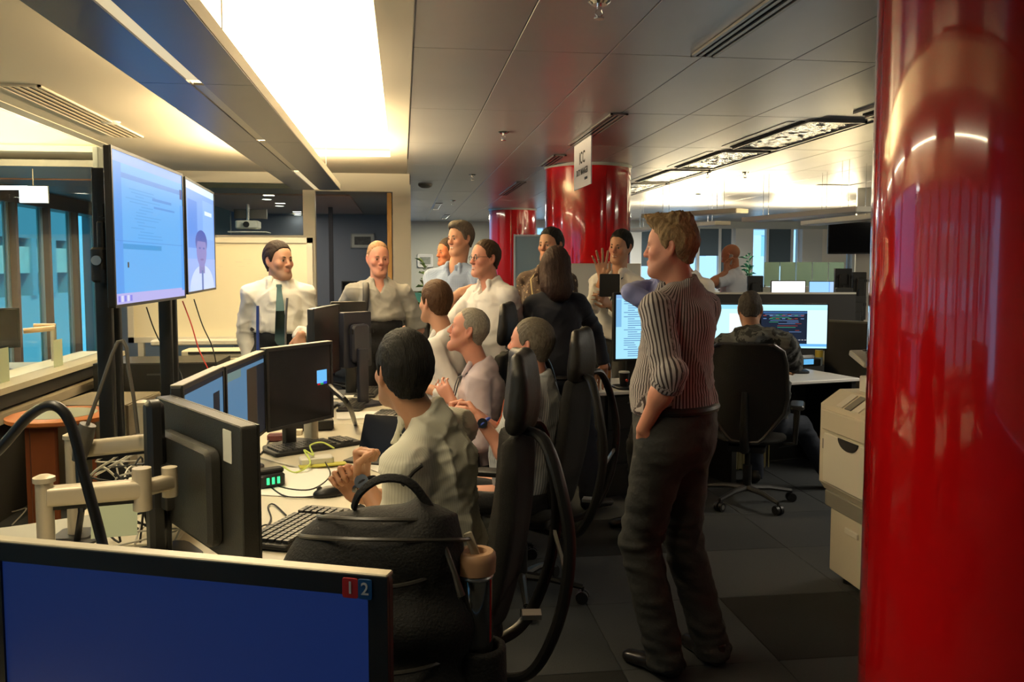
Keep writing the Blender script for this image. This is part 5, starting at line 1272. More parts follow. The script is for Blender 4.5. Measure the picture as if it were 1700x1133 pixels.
# ---- backpack with jar on a stool-height chair
def backpack():
    c = W(640, 1000, 1.86); t = thing('backpack', 'black backpack with carry loop standing at the bench corner', 'backpack', (c[0], c[1], .50), RD(-4) - YAW)
    def T(px, py, dd=0): return W(px, py, 1.86 + dd)
    z0 = .50; zt = W(640, 830, 1.86)[2] - z0
    F = Field(np.arange(-.26, .26, .009), np.arange(-.22, .22, .009), np.arange(-.03, .68, .009))
    F.cone((-.10, 0, .14), (.10, 0, .14), .115, .115, 0); F.cone((-.10, 0, zt - .14), (.075, 0, zt - .105), .110, .105, .05); F.cone((-.13, -.02, zt - .17), (-.10, -.05, zt - .26), .075, .07, .04); F.cone((-.11, 0, .3), (.10, 0, .3), .112, .112, .06)
    F.cone((-.10, -.09, .16), (.09, -.09, .16), .055, .055, .04); F.cone((-.09, -.085, .33), (.08, -.085, .33), .045, .04, .04)
    F.op(lambda X, Y, Z: (.0 - Z) + 0 * X + 0 * Y, (-1,) * 3, (1,) * 3, 0, 'and')
    v, q = F.mesh(); N_ = vnormals(v, q); v = v + N_ * (wob(v, 20, 5) * .007 + (1 - np.abs(wob(v, 15, 8, (1, 1, .7)))) ** 5 * .012)[:, None]
    Mb = mat('backpack_nylon', (.003, .0028, .0024), .75, bump=.35, bscale=160); link('body', mk_mesh('body', v, q, Mb), t)
    Mz = mat('zip', (.03, .028, .024), .35)
    def arc(z, w, d, y0=0, lift=.0): return [V(w * cos(a), y0 + d * sin(a), z + lift * sin(a)) for a in np.linspace(RD(180), RD(360), 22)]
    for z, w, d, lf in ((zt - .085, .192, .112, -.03), (zt - .040, .150, .085, -.02), (.245, .17, .15, -.0), (zt - .13, .15, .135, .02)): MB().tube(arc(z, w, d, 0, lf), .005, 6).build('zipper', Mz, t, True)
    P = [V(-.07, .0, zt - .02), V(-.05, -.02, zt + .02), V(0, -.03, zt + .055), V(.06, -.03, zt + .05), V(.10, -.02, zt + .0), V(.12, -.02, zt - .04)]
    P = [.5 * ((2 * P[i]) + (P[min(i + 1, 5)] - P[max(i - 1, 0)]) * s_ + (2 * P[max(i - 1, 0)] - 5 * P[i] + 4 * P[min(i + 1, 5)] - P[min(i + 2, 5)]) * s_ ** 2 + (3 * P[i] - P[max(i - 1, 0)] - 3 * P[min(i + 1, 5)] + P[min(i + 2, 5)]) * s_ ** 3) for i in range(5) for s_ in (0, .25, .5, .75)] + [P[5]]
    MB().tube(P, .0065, 8, squash=1.6).build('carry_loop', Mb, t, True)
    MB().tube([V(.03, .05, zt + .02), V(.055, .06, zt + .05), V(.075, .06, zt + .066)], .006, 8).build('zip_pull', Mz, t, True)
    MB().tube([V(.14, -.06, zt - .07), V(.17, -.09, zt - .13), V(.185, -.09, zt - .18)], [.006, .006, .009], 8).build('zip_cord', Mz, t, True)
    F = Field(np.arange(.10, .34, .008), np.arange(-.12, .12, .008), np.arange(-.02, .36, .008)); F.cone((.215, .0, .05), (.215, 0, .30), .062, .058, 0); F.cone((.215, 0, .12), (.215, 0, .40), .042, .042, 0, 'cut'); F.op(lambda X, Y, Z: (.0 - Z) + 0 * X + 0 * Y, (-1,) * 3, (1,) * 3, 0, 'and'); F.op(lambda X, Y, Z: (Z - .25) + 0 * X + 0 * Y, (-1,) * 3, (1,) * 3, 0, 'and')
    v, q = F.mesh(); link('side_pocket', mk_mesh('side_pocket', v, q, Mb), t)
    me = text_mesh('TUMI' if False else '', .01) if False else None
    MB().rbox((.045, -.146, .13), (.05, .002, .010), .003, axis=1).build('badge', mat('badge_grey', (.10, .10, .10), .4), t)
    for s_ in (-1, 1): MB().tube([V(s_ * .08, .11, zt - .06), V(s_ * .10, .155, zt - .16), V(s_ * .11, .15, .25), V(s_ * .10, .11, .08)], .014, 8, squash=1.8).build('shoulder_strap', Mb, t, True)
    cc = np.array(t.location) + rotz(t.rotation_euler.z) @ V(.205, 0, 0)
    top = W(785, 930, 1.86)[2] - .52
    j = thing('glass_jar', 'glass tumbler with tan cork lid and spoon slot in the backpack side pocket', 'bottle', (cc[0], cc[1], .585))
    h = W(785, 945, 1.86)[2] - .585
    MB().lathe((0, 0, 0), [(.0, 0), (.036, 0), (.039, .01), (.039, h - .01), (.035, h)], 28).build('glass_body', mat('smoked_glass', (.02, .02, .018), .08, spec=.9, coat=.6), j, True)
    l = MB().lathe((0, 0, h), [(.0, .0), (.045, 0), (.047, .03), (.045, .042), (.040, .047), (.026, .047), (.022, .036), (0, .036)], 28).build('cork_lid', mat('cork', (.36, .21, .12), .5), j, True)
    MB().rbox((-.008, 0, h + .062), (.020, .006, .058), .005, rot=roty(RD(-20)), axis=1).build('tab', mat('tab_pale', (.40, .36, .28), .5), l, True)
    MB().lathe((0, 0, h - .012), [(.0395, 0), (.041, .004), (.0395, .008)], 28).build('band', M_sil, j, True)
backpack()
t = thing('stool', 'black padded stool under the backpack', 'stool', (W(640, 1000, 1.86)[0] + .02, W(640, 1000, 1.86)[1], 0), -YAW); MB().rbox((0, 0, .47), (.44, .36, .06), .04).build('seat', M_mesh, t, True); star_base(t, .26)
# ---- round table behind
c = W(100, 690, 4.9); t = thing('round_table', 'small round orange table with pale inset top near the left ledge', 'table', (c[0], c[1], 0), 0)
M_or = mat('orange_laminate', (.55, .18, .05), .4); tb = MB(); tb.lathe((0, 0, .695), [(0, 0), (.27, 0), (.285, .01), (.285, .03), (.27, .037), (0, .037)], 48); tb.build('table_top', M_or, t, True); MB().cyl((0, 0, .731), (0, 0, .734), .20, n=40).build('inset', mat('inset_green', (.52, .55, .40), .3), t)
for a in (20, 140, 260, 200): MB().box(rotz(RD(a)) @ V(.17, 0, .35), (.14, .022, .70), rot=rotz(RD(a + 90))).build('leg_panel', mat('orange_dark', (.34, .10, .035), .5), t)
# dark cabinets along the ledge and in the middle distance
def cabinet(label, c, d, rz=0, m=None, n=2, name='cabinet', hand=True, doors=1):
    t = thing(name, label, 'cabinet', (c[0], c[1], 0), rz); m = m or M_blk2; w, l, h = d
    MB().box((0, 0, h / 2), (w, l, h)).build('carcass', m, t)
    for k in range(n):
        z = h * (k + .5) / n; dr_ = MB().box((0, -l / 2 - .008, z), (w - .02, .016, h / n - .012)).build('drawer', m, t)
        if hand: MB().box((0, -l / 2 - .02, z + h / n * .3), (.12, .01, .012)).build('handle', M_sil if m is not M_blk2 else mat('handle_dark', (.08, .08, .08), .4), dr_)
    return t
cabinet('low tan drawer unit under the ledge behind the round table', (-2.08, W(118, 650, 5.9)[1]), (.60, .5, .66), RD(90) - .1, mat('cabinet_tan', (.20, .17, .12), .6), 3)
cabinet('black equipment cabinet in the shadow behind the televisions', (-1.86, 6.9), (.9, .5, .86), 0, None, 2)
cabinet('dark cabinet under the white printer', (-1.62, 7.35), (.9, .5, .62), 0, None, 2)
# whiteboard with copier tray
t = thing('whiteboard', 'wide copy whiteboard on a stand behind the presenter in teal tie', 'whiteboard', (-1.65, 8.05, 0)); 
MB().box((0, 0, 1.375), (1.56, .03, .86)).build('writing_surface', mat('whiteboard_white', (.80, .74, .56), .25), t)
b = MB()
for s_ in (-1, 1): b.box((s_ * .80, 0, 1.375), (.05, .06, .96)); b.box((0, 0, 1.375 + s_ * .455), (1.65, .06, .05))
b.build('frame', M_trim, t)
MB().rbox((0, -.08, .90), (1.2, .16, .05), .02).build('pen_tray', M_trim, t)
b = MB(); 
for s_ in (-1, 1): b.box((s_ * .72, .0, .45), (.05, .05, .90)); b.box((s_ * .72, 0, .03), (.06, .6, .05))
b.build('stand', M_trim, t)
M_tr = mat('marker_traces', (.68, .64, .50), .3)
b = MB(); rg = random.Random(2)
for k in range(22): b.box((-.75 + .9 * rg.random() + .1, -.0158, 1.52 + .14 * rg.random()), (.02 + .05 * rg.random(), .001, .004))
for k in range(7): b.box((.40, -.0158, 1.36 + k * .025), (.14, .001, .004))
b.build('marker_traces', M_tr, t)
t = thing('copy_printer', 'white printer unit below the whiteboard', 'printer', (W(372, 600, 7.2)[0], W(372, 600, 7.2)[1], .62)); M_pw = mat('printer_white', (.62, .58, .46), .5)
MB().rbox((0, 0, .09), (.42, .34, .16), .02).build('body', M_pw, t, True); MB().rbox((0, -.05, .24), (.62, .26, .06), .02).build('scanner_bar', M_pw, t, True); MB().box((0, -.185, .25), (.5, .01, .02)).build('slot', M_dark, t); MB().box((0, -.2, .05), (.34, .12, .012)).build('paper_tray', M_pw, t)
# interior beyond the glass: monitor on arm, cards, lit panel
A = W(-40, 520, 5.6); B = W(28, 516, 5.9); B[2] = A[2]; 
desk('grey desk beyond the left glass partition', -3.6, -2.85, 3.6, 7.4, .80, mat('desk_grey', (.35, .36, .30), .5))
A = W(-60, 514, 6.1); B = W(31, 517, 6.35); B[2] = A[2]; monitor('dark monitor beyond the glass at the left edge', A, B, .30, base=.80)
t = thing('swivel_stand', 'tan monitor arm beyond the glass in front of the blue windows', 'stand', W(88, 560, 6.6)); o_ = np.array(t.location)
t.location.z = .80; o_[2] = .80
MB().cyl((0, 0, 0), (0, 0, .32), .022).build('pole', M_arm, t, True)
b = MB(); b.tube([W(90, 545, 6.6) - o_, W(38, 550, 6.5) - o_], .022, 10); b.build('lower_arm', mat('arm_tan', (.60, .40, .22), .4), t, True)
b = MB(); b.tube([W(92, 541, 6.65) - o_, W(55, 541, 6.6) - o_], .018, 10); b.build('upper_arm', mat('arm_tan', (.60, .40, .22), .4), t, True)
for k, (x, y, w, h, lb) in enumerate(((92, 581, .105, .20, 'pale green card standing on the cream ledge right of the tan arm'), (0, 605, .105, .22, 'pale green card standing on the cream ledge at the left edge'))):
    p = WX(x, y + 15, -2.56); o = MB().box((0, 0, h / 2), (.004, .16, h)).build('card', mat('card_green2', (.42, .50, .36), .7)); o.location = (-2.54, p[1], .85); tag(o, lb, 'card')
p = W(55, 323, 7.9); t = thing('lit_sign', 'white lit panel hanging near the ceiling beyond the glass', 'sign', (p[0], p[1], p[2])); MB().box((0, 0, 0), (.24, .03, .15)).build('lit_face', emis('sign_lit', (.9, .95, 1), 1.6), t); MB().box((0, .02, 0), (.25, .02, .16)).build('housing', M_trim, t); MB().cyl((0, 0, .07), (0, 0, ZC - p[2] - .06), .006, n=8).build('rod', M_chr, t)
# presenter-side goosenecks
for lb, pts, m, r in (('blue flexible microphone stalk rising in front of the presenter', [np.append(W(428, 610, 4.40)[:2], ZD), W(428, 560, 4.40), W(428, 508, 4.40)], mat('stalk_blue', (.03, .06, .25), .4), .008), ('grey microphone stalk near the presenter hand', [np.append(W(476, 600, 4.45)[:2], ZD), W(474, 560, 4.45), W(477, 495, 4.45)], mat('stalk_grey', (.12, .12, .12), .4), .006)):
    tube_thing('microphone', lb, 'microphone', pts, r, m)

# ------------------------------------------------------------------ right-hand desks, printer, background
M_dw = mat('desk_white', (.78, .76, .72), .3)
pA = WZ(993, 652, .74); pB = WZ(1428, 628, .74); dv = pB - pA; rzd = atan2(dv[1], dv[0]); Ld = np.linalg.norm(dv)
u_ = nrm(dv); n_ = V(-u_[1], u_[0], 0)
t = thing('desk', 'white desk run holding the bright screens behind the striped-shirt man', 'desk', (pA + dv / 2)[:2].tolist() + [0], rzd)
MB().rbox((0, .31, .727), (Ld, .62, .026), .01).build('desktop', M_dw, t, True); MB().box((0, .56, .36), (Ld - .1, .02, .70)).build('modesty_panel', M_blk2, t)
for x in (-Ld / 2 + .04, 0, Ld / 2 - .04): MB().box((x, .31, .355), (.04, .58, .71)).build('leg_panel', M_blk2, t)
for k, x in enumerate((-Ld / 2 + .30,)):
    c = pA + u_ * .30 + n_ * .28; cabinet('black drawer pedestal at the left end of the white desk', c, (.44, .46, .70), rzd, M_blk2, 3)
def onr(px, py, dd=0, z=.74): return WZ(px, py, z + .001)
# portrait monitor
S_doc = [emis('doc_bg', (.36, .72, .88), 1.0), (0, 0, 1, .06, emis('doc_head', (.25, .45, .75), .9)), (0, .07, .14, .5, emis('doc_side', (.22, .50, .80), .9))]
rg = random.Random(9)
for k in range(26):
    v_ = .10 + k * .034; S_doc.append((.2 + .1 * (rg.random() < .4), v_, .45 + rg.random() * .45, v_ + .010, emis(('doc_line', 'doc_red', 'doc_mid')[rg.choice([0, 0, 2, 1])], ((.10, .22, .55), (.55, .18, .25), (.30, .62, .55))[rg.choice([0, 2])], .8)))
A = W(1019, 486, 5.78); B = W(1092, 486, 5.86); B[2] = A[2]
monitor('portrait monitor full of text lines left of the striped shirt', A, B, .475, content=S_doc, bezel=.016)
S_w = [emis('wide_bg', (.50, .86, .95), 1.15), (0, 0, 1, .10, emis('wide_head', (.30, .66, .90), 1.1)), (.55, .2, .95, .9, emis('wide_white', (.75, .95, 1.0), 1.15))]
A = W(1150, 504, 6.75); B = W(1262, 504, 6.72); B[2] = A[2]
monitor('bright pale monitor left of the seated man in the camouflage jacket', A, B, .36, content=S_w, bezel=.010)
S_t = [emis('trade_bg', (.42, .78, .92), 1.1), (0, 0, 1, .07, emis('trade_head', (.45, .85, 1.0), 1.1)), (.0, .14, .74, .9, emis('trade_dark', (.012, .018, .035), 1)), (.03, .16, .72, .20, emis('trade_bar', (.05, .14, .35), .8)), (.70, .12, 1, .92, emis('trade_pale', (.62, .90, .98), 1.1)), (.0, .9, 1, .96, emis('trade_foot', (.15, .45, .85), 1))]
for k in range(26):
    S_t.append((.04 + rg.random() * .6, .22 + (k % 7) * .035 + .26 * (k % 4 == 0), .09 + rg.random() * .6, .232 + (k % 7) * .035 + .26 * (k % 4 == 0), emis(('tr_r', 'tr_b', 'tr_g')[k % 3], ((.35, .06, .05), (.16, .28, .55), (.06, .35, .20))[k % 3], .7)))
for k in range(14):
    u0 = .03 + (k % 7) * .095; v0 = .24 + (k // 7) * .07; S_t.append((u0, v0, u0 + .05, v0 + .02, emis(('tr_r', 'tr_b', 'tr_g')[k % 3], (.3, .3, .3), .7)))
for k in range(9): S_t.append((.30 + k * .045, .80, .33 + k * .045, .82, emis('tr_w', (.45, .45, .48), .7)))
A = W(1262, 504, 6.72); B = W(1376, 506, 6.66); B[2] = A[2]
monitor('bright monitor showing a dark trading panel right of the camouflage jacket', A, B, .365, content=S_t, bezel=.010)
# bottles, cup, phone on the desk
def bottle(label, c, h, r, m, liquid=None, cap=None):
    t = thing('bottle', label, 'bottle', c); MB().lathe((0, 0, 0), [(0, 0), (r * .92, 0), (r, .01), (r, h * .62), (r * .8, h * .74), (r * .34, h * .85), (r * .34, h * .95)], 20).build('bottle_body', m, t, True)
    if liquid: MB().lathe((0, 0, 0), [(r * 1.01, h * .30), (r * 1.015, h * .30 + .002), (r * 1.015, h * .55), (r * 1.01, h * .55 + .001)], 20).build('label_band', liquid, t, True)
    MB().lathe((0, 0, h * .93), [(r * .38, 0), (r * .42, .004), (r * .42, h * .06), (0, h * .065)], 16).build('cap', cap or M_blk, t, True); return t
bottle('dark amber glass bottle at the left end of the white desk', onr(1006, 643), .22, .034, mat('amber_glass', (.10, .03, .01), .08, coat=.5), mat('amber_label', (.60, .22, .03), .4))
t = thing('cup', 'black paper cup with a red dot right of the amber bottle', 'cup', onr(1036, 645)); MB().lathe((0, 0, 0), [(0, 0), (.028, 0), (.037, .11), (.034, .11), (.026, .008), (0, .008)], 24).build('cup_body', M_blk, t, True); MB().lathe((0, 0, .108), [(.036, 0), (.039, .004), (.036, .012), (.0, .013)], 24).build('lid', mat('lid_pale', (.6, .6, .6), .4), t, True)
MB().cyl((.01, -.032, .06), (.012, -.038, .06), .010, n=12).build('red_dot', mat('red_dot', (.5, .05, .03), .5), t)
bottle('water bottle with yellow cap and label on the white desk', onr(1359, 607), .24, .032, mat('pet_plastic', (.55, .68, .72), .1, coat=.4), mat('yellow_label', (.80, .60, .08), .5), mat('yellow_cap', (.80, .60, .08), .5))
t = thing('desk_phone', 'black desk phone with blue lit display beside the water bottle', 'phone', onr(1338, 608), rzd); MB().rbox((0, 0, .035), (.20, .14, .06), .01).build('base', M_blk, t, True); MB().box((-.03, -.071, .045), (.10, .003, .045)).build('display', emis('phone_blue', (.12, .42, .75), 1.0), t)
MB().rbox((.0, .02, .075), (.19, .045, .03), .02).build('handset', mat('phone_white', (.6, .62, .64), .4), t, True)
papers('crumpled white tissue pile on the white desk under the trading screen', onr(1330, 596), .14, .10, .2, 4)
t = thing('tissue_box', 'pale upright carton right of the water bottle', 'box', onr(1378, 606), rzd); MB().add([(-.05, -.04, 0), (.09, -.04, 0), (.09, .04, 0), (-.05, .04, 0), (-.05, -.03, .12), (.0, -.03, .12), (.0, .03, .12), (-.05, .03, .12)], [(0, 1, 2, 3), (4, 5, 6, 7), (0, 1, 5, 4), (1, 2, 6, 5), (2, 3, 7, 6), (3, 0, 4, 7)]).build('carton', mat('carton_pale', (.62, .60, .50), .7), t)
o = MB().tube([(0, 0, 0), (0, 0, .15), (.02, 0, .165), (.05, 0, .165)], .006, 8).build('webcam_stand', M_sil, smooth=True); o.location = [float(x) for x in onr(1385, 606)]; tag(o, 'thin silver hooked stand at the right end of the white desk', 'stand')
# partition behind desk
def panel(name, label, pa, pb, z0, z1, m, cat='partition', th=.04, top=None):
    d = pb - pa; t = thing(name, label, cat, ((pa + pb) / 2)[:2].tolist() + [0], atan2(d[1], d[0])); L = np.linalg.norm(d[:2])
    MB().box((0, 0, (z0 + z1) / 2), (L, th, z1 - z0)).build('panel', m, t); MB().box((0, 0, z1 + .008), (L, th + .01, .016)).build('top_rail', top or mat('rail_dark', (.08, .08, .075), .4), t)
    for s_ in (-1, 1): MB().box((s_ * (L / 2 - .02), 0, z0 / 2 + .01), (.04, th, max(z0, .02))).build('foot', M_blk, t)
    return t
panel('partition', 'black desk divider at the right behind the white desk', W(1372, 540, 7.2), W(1500, 540, 6.7), .05, 1.12, mat('divider_black', (.012, .012, .013), .7))
panel('partition', 'white half-height partition in front of the middle red column', W(946, 440, 7.55), W(1062, 440, 7.75), .02, 1.60, mat('partition_white', (.62, .62, .57), .6), top=M_trim)
panel('partition', 'low dark divider behind the bright desk monitors', W(1050, 470, 7.6), W(1420, 470, 7.6), .02, 1.34, mat('divider_dark', (.03, .03, .03), .6), top=M_trim)
t = thing('notice_board', 'pale blue notice board with white frame on the farthest red column', 'board', W(877, 440, 14.7), -YAW); MB().box((0, 0, -.05), (.46, .02, 1.10)).build('board', mat('board_blue', (.26, .36, .42), .5), t); b = MB()
for s_ in (-1, 1): b.box((s_ * .24, 0, -.05), (.03, .04, 1.16)); b.box((0, 0, -.05 + s_ * .56), (.48, .04, .03))
b.build('frame', mat('board_frame', (.7, .72, .72), .5), t)
b = MB()
for s_ in (-1, 1): b.box((s_ * .22, .02, -1.1), (.03, .03, 1.1))
b.build('stand_legs', mat('board_frame', (.7, .72, .72), .5), t)
# far monitors
A = W(1280, 466, 12.0); B = W(1338, 466, 12.0); monitor('far white-lit monitor above the seated man', A, B, .31, content=[emis('far_white', (1, 1, 1), 1.6)], base=1.0, bezel=.012)
A = W(1343, 467, 11.7); B = W(1391, 468, 11.6); B[2] = A[2]; monitor('far pale blue monitor right of the white-lit one', A, B, .29, content=[emis('far_blue', (.30, .58, .95), 1.1), (.7, 0, .74, 1, emis('far_blue2', (.20, .42, .80), 1.0)), (.74, 0, 1, 1, emis('far_blue3', (.42, .62, .95), 1.0))], base=1.0, bezel=.008)
desk('far dark counter holding the white-lit and pale blue monitors', W(1240, 500, 12)[0], W(1440, 500, 12)[0], W(1300, 500, 11.4)[1] , W(1300, 500, 12.8)[1], 1.0, mat('counter_dark', (.05, .05, .045), .5))
rg = random.Random(21)
specs = [(1385, 446, 1413, 10.2, .30), (1415, 452, 1437, 10.0, .30), (1386, 478, 1414, 8.6, .26), (1240, 458, 1266, 9.4, .34), (1400, 492, 1436, 8.6, .24)]
lb = ['dark monitor back in the cluttered corner left of the near red column', 'dark monitor back touching the edge of the near red column', 'black monitor back in front of the far pale blue screen', 'black monitor back beside the phoning bald man', 'low black monitor back at the edge of the near red column']
for k, (x0, y0, x1, dd, hh) in enumerate(specs):
    A = W(x0, y0, dd); B = W(x1, y0, dd); monitor(lb[k], A, B, hh, facing=-1, base=.80, mb=mat('mon_far', (.022, .022, .020), .45))
desk('cluttered far counter at the right with monitor backs', W(1372, 500, 8.6)[0], W(1480, 500, 8.6)[0], W(1420, 500, 8.4)[1], W(1420, 500, 10.6)[1], .80, mat('counter_tan', (.22, .20, .15), .5))
desk('far counter beside the phoning bald man', W(1225, 500, 9.4)[0] , W(1275, 500, 9.4)[0] + .1, W(1250, 500, 9.2)[1], W(1250, 500, 10.2)[1], .80, mat('counter_dark', (.05, .05, .045), .5))
for k in range(10):
    c = W(1385 + rg.uniform(0, 50), 500, 8.7 + rg.uniform(0, .5)); h = rg.uniform(.05, .16)
    o = MB().rbox((0, 0, h / 2), (rg.uniform(.06, .14), rg.uniform(.05, .1), h), .01).build('desk_item', mat('item%d' % (k % 3), ((.30, .28, .22), (.06, .06, .05), (.5, .48, .42))[k % 3], .5), smooth=True); o.location = (c[0], c[1], .80); tag(o, 'small box-like item in the clutter by the near red column', 'box', 'clutter on the far right counter')
# green glass screen row
pa, pb = W(1268, 440, 14.0), W(1402, 440, 14.0); d = pb - pa
t = thing('glass_screen', 'long green glass desk screen below the far windows', 'screen', ((pa + pb) / 2)[:2].tolist() + [0], atan2(d[1], d[0])); L = np.linalg.norm(d[:2])
for k in range(5): MB().box((-L / 2 + L * (k + .5) / 5, 0, 1.45), (L / 5 - .02, .02, .40)).build('glass_panel', mat('green_panel', (.13, .22, .18), .35), t)
MB().box((0, 0, .62), (L, .04, 1.24)).build('lower_panel', mat('panel_grey', (.14, .15, .14), .6), t)
for k, x in enumerate((1288, 1304)):
    c = W(x, 470, 12.6); 
    o = MB().lathe((0, 0, 0), [(0, 0), (.05, 0), (.06, .10), (.045, .22), (.02, .28), (0, .29)], 16).build('vase', mat('vase_dark', (.02, .02, .02), .5), smooth=True); o.location = (c[0], c[1], 1.0); tag(o, ('left' if k == 0 else 'right') + ' one of two small dark upright speakers before the green glass screen', 'speaker'); o.name = 'desk_speaker'
# plants
def plant(label, px, py, d, h, m, zb=0.0, n=26, pot=True):
    c = W(px, py, d); t = thing('potted_plant', label, 'plant', (c[0], c[1], zb)); rg = random.Random(px); zt_ = c[2] - zb
    MB().lathe((0, 0, 0), [(0, 0), (.07, 0), (.09, .16), (.08, .16), (0, .14)], 16).build('pot', mat('pot_grey', (.2, .2, .2), .6), t, True)
    MB().tube([V(0, 0, .1), V(.01, 0, zt_)], .010, 6).build('stem', mat('stem_green', (.08, .13, .05), .6), t, True)
    for k in range(n):
        a = rg.uniform(0, 2 * pi); z = zt_ + rg.uniform(-h * .6, h * .5); r0 = rg.uniform(.03, h * .5); e = V(cos(a), sin(a), 0); p0 = V(0, 0, z - .05); p1 = p0 + e * r0 + V(0, 0, rg.uniform(-.02, .10)); s_ = V(-e[1], e[0], 0) * .028; mid = (p0 + p1) / 2 + V(0, 0, .03)
        MB().add([p0, mid + s_, p1, mid - s_], [(0, 1, 2), (0, 2, 3)]).build('leaf', m, t)
plant('green potted plant behind the phoning bald man', 1243, 442, 13.4, .42, mat('leaf_teal', (.05, .28, .20), .5), 0, 34)
plant('sparse green plant against the pale wall left of the tall man', 706, 462, 8.9, .40, mat('leaf_dim', (.12, .20, .08), .5), 0, 22)
# background behind the standing men, left of the red columns
cabinet('black cabinet between the doorway and the tall man', W(693, 500, 7.5), (.24, .4, 1.22), -YAW, M_blk2, 2)
panel('partition', 'teal topped low partition left of the tall man', W(683, 480, 9.3), W(735, 480, 9.3), .02, 1.30, mat('teal_fabric', (.03, .17, .19), .8))
for x, y, dd, lb in ((700, 505, 8.25, 'black office chair back between doorway and tall man'),): mesh_chair(lb, (W(x, y, dd)[0], W(x, y, dd)[1], 0), RD(160))
mesh_chair('black office chair inside the meeting room doorway', (W(538, 480, 10.6)[0], W(538, 480, 10.6)[1], 0), RD(200))
A = W(567, 467, 11.5); B = W(600, 467, 11.5); monitor('dark monitor inside the meeting room behind the grey-shirted man', A, B, .32, base=.74, content=[M_off])
desk('desk inside the meeting room behind the grey-shirted man', A[0] - .5, A[0] + .6, A[1] - .3, A[1] + .5, .74, mat('desk_grey', (.35, .36, .30), .5))
# ---- multifunction printer
M_pr = mat('printer_cream', (.66, .60, .46), .45); M_pr2 = mat('printer_cream_light', (.74, .70, .58), .4); M_pr3 = mat('printer_grey', (.20, .19, .16), .5)
X0, Y0, Y1 = 2.11, 3.28, 4.02; c_ = ((X0 + .33), (Y0 + Y1) / 2)
t = thing('printer', 'large cream office printer partly hidden by the near red column', 'printer', (c_[0], c_[1], 0)); hx, hy = .33, (Y1 - Y0) / 2
MB().rbox((.02, 0, .21), (.60, 2 * hy - .06, .34), .02).build('paper_drawer_cabinet', M_pr, t, True)
for z in (.215,): 
    f = MB().rbox((-.285, 0, z), (.02, 2 * hy - .12, .32), .008, axis=0).build('paper_drawer', M_pr, t, True); MB().rbox((-.298, .1, z + .09), (.012, .12, .03), .006, axis=0).build('handle', M_pr2, f, True)
for sx in (-1, 1):
    for sy in (-1, 1): MB().cyl((sx * .22, sy * (hy - .12), 0), (sx * .22, sy * (hy - .12), .045), .03, n=12).build('castor', M_blk, t, True)
MB().rbox((0, 0, .42), (.62, 2 * hy - .04, .08), .01).build('grey_band', M_pr3, t, True)
poly = [(-hx, .50), (-hx + .03, .46), (hx, .46), (hx, .97), (-hx + .10, .97), (-hx, .90)]
b = MB(); P = [(x, -hy, z) for x, z in poly] + [(x, hy, z) for x, z in poly]; n = 6
b.add(P, [tuple(range(n)), tuple(range(2 * n - 1, n - 1, -1))] + [(i, n + i, n + (i + 1) % n, (i + 1) % n) for i in range(n)]); b.build('main_body', M_pr, t)
MB().rbox((-hx - .010, -.02, .64), (.022, 2 * hy - .10, .25), .012, axis=0).build('front_door', M_pr2, t, True)
MB().rbox((-hx - .012, -.02, .83), (.024, 2 * hy - .06, .10), .01, axis=0).build('upper_flap', M_pr, t, True)
b = MB(); b.prism([(.09 * cos(a), .05 * sin(a)) for a in np.linspace(pi, 2 * pi, 16)], 0, .006); 
for o_v in range(len(b.v)): x, y, z = b.v[o_v]; b.v[o_v] = (-hx - .026 + z, x + .06, y + .765)
b.build('grip_recess', M_dark, t)
for y, m in ((.20, M_pr2), (.12, M_pr3), (.05, M_pr2), (-.03, M_pr)): MB().box((-hx + .045, y, .935), (.10, .055, .006), rot=roty(RD(-35))).build('side_key', m, t)
MB().box((-hx - .001, hy - .05, .80), (.01, .03, .05)).build('latch', M_pr3, t); MB().box((-hx - .001, hy - .05, .70), (.01, .03, .05)).build('latch', M_pr3, t)
MB().rbox((.05, -.02, 1.01), (.46, 2 * hy - .14, .08), .01).build('output_tray_housing', M_pr2, t, True); MB().rbox((.10, -.12, 1.11), (.40, 2 * hy - .30, .13), .015).build('scanner_body', M_pr, t, True)
MB().rbox((.12, -.16, 1.19), (.36, 2 * hy - .36, .04), .015).build('document_feeder', M_pr2, t, True); MB().cyl((-.105, -.05, 1.13), (-.108, -.05, 1.13), .01, n=12).build('screw_cap', M_pr3, t)
MB().rbox((-.05, hy - .06, 1.13), (.26, .16, .03), .01, rot=rotx(RD(18))).build('control_panel', mat('panel_mid', (.42, .40, .34), .4), t, True)
b = MB()
for i in range(3):
    for j in range(4): b.box((-.12 + j * .04, hy - .10 + i * .03, 1.150 + i * .010), (.022, .018, .008))
b.build('buttons', M_key, t, kind='stuff')
# waste paper box under the right desk
c = WZ(1232, 775, 0.0); t = thing('wire_basket', 'yellowish wire basket under the white desk behind the mesh chair', 'basket', (c[0], c[1] , 0), rzd)
for k in range(9): MB().box((-.16 + .04 * k, -.12, .14), (.008, .008, .26)).build('wire', mat('wire_brass', (.35, .30, .14), .4, metal=.6), t)
MB().box((0, 0, .13), (.30, .20, .24)).build('paper_fill', mat('fill_tan', (.28, .24, .12), .8), t); MB().box((0, -.12, .28), (.36, .015, .015)).build('rim', mat('wire_brass', (.35, .30, .14), .4, metal=.6), t)

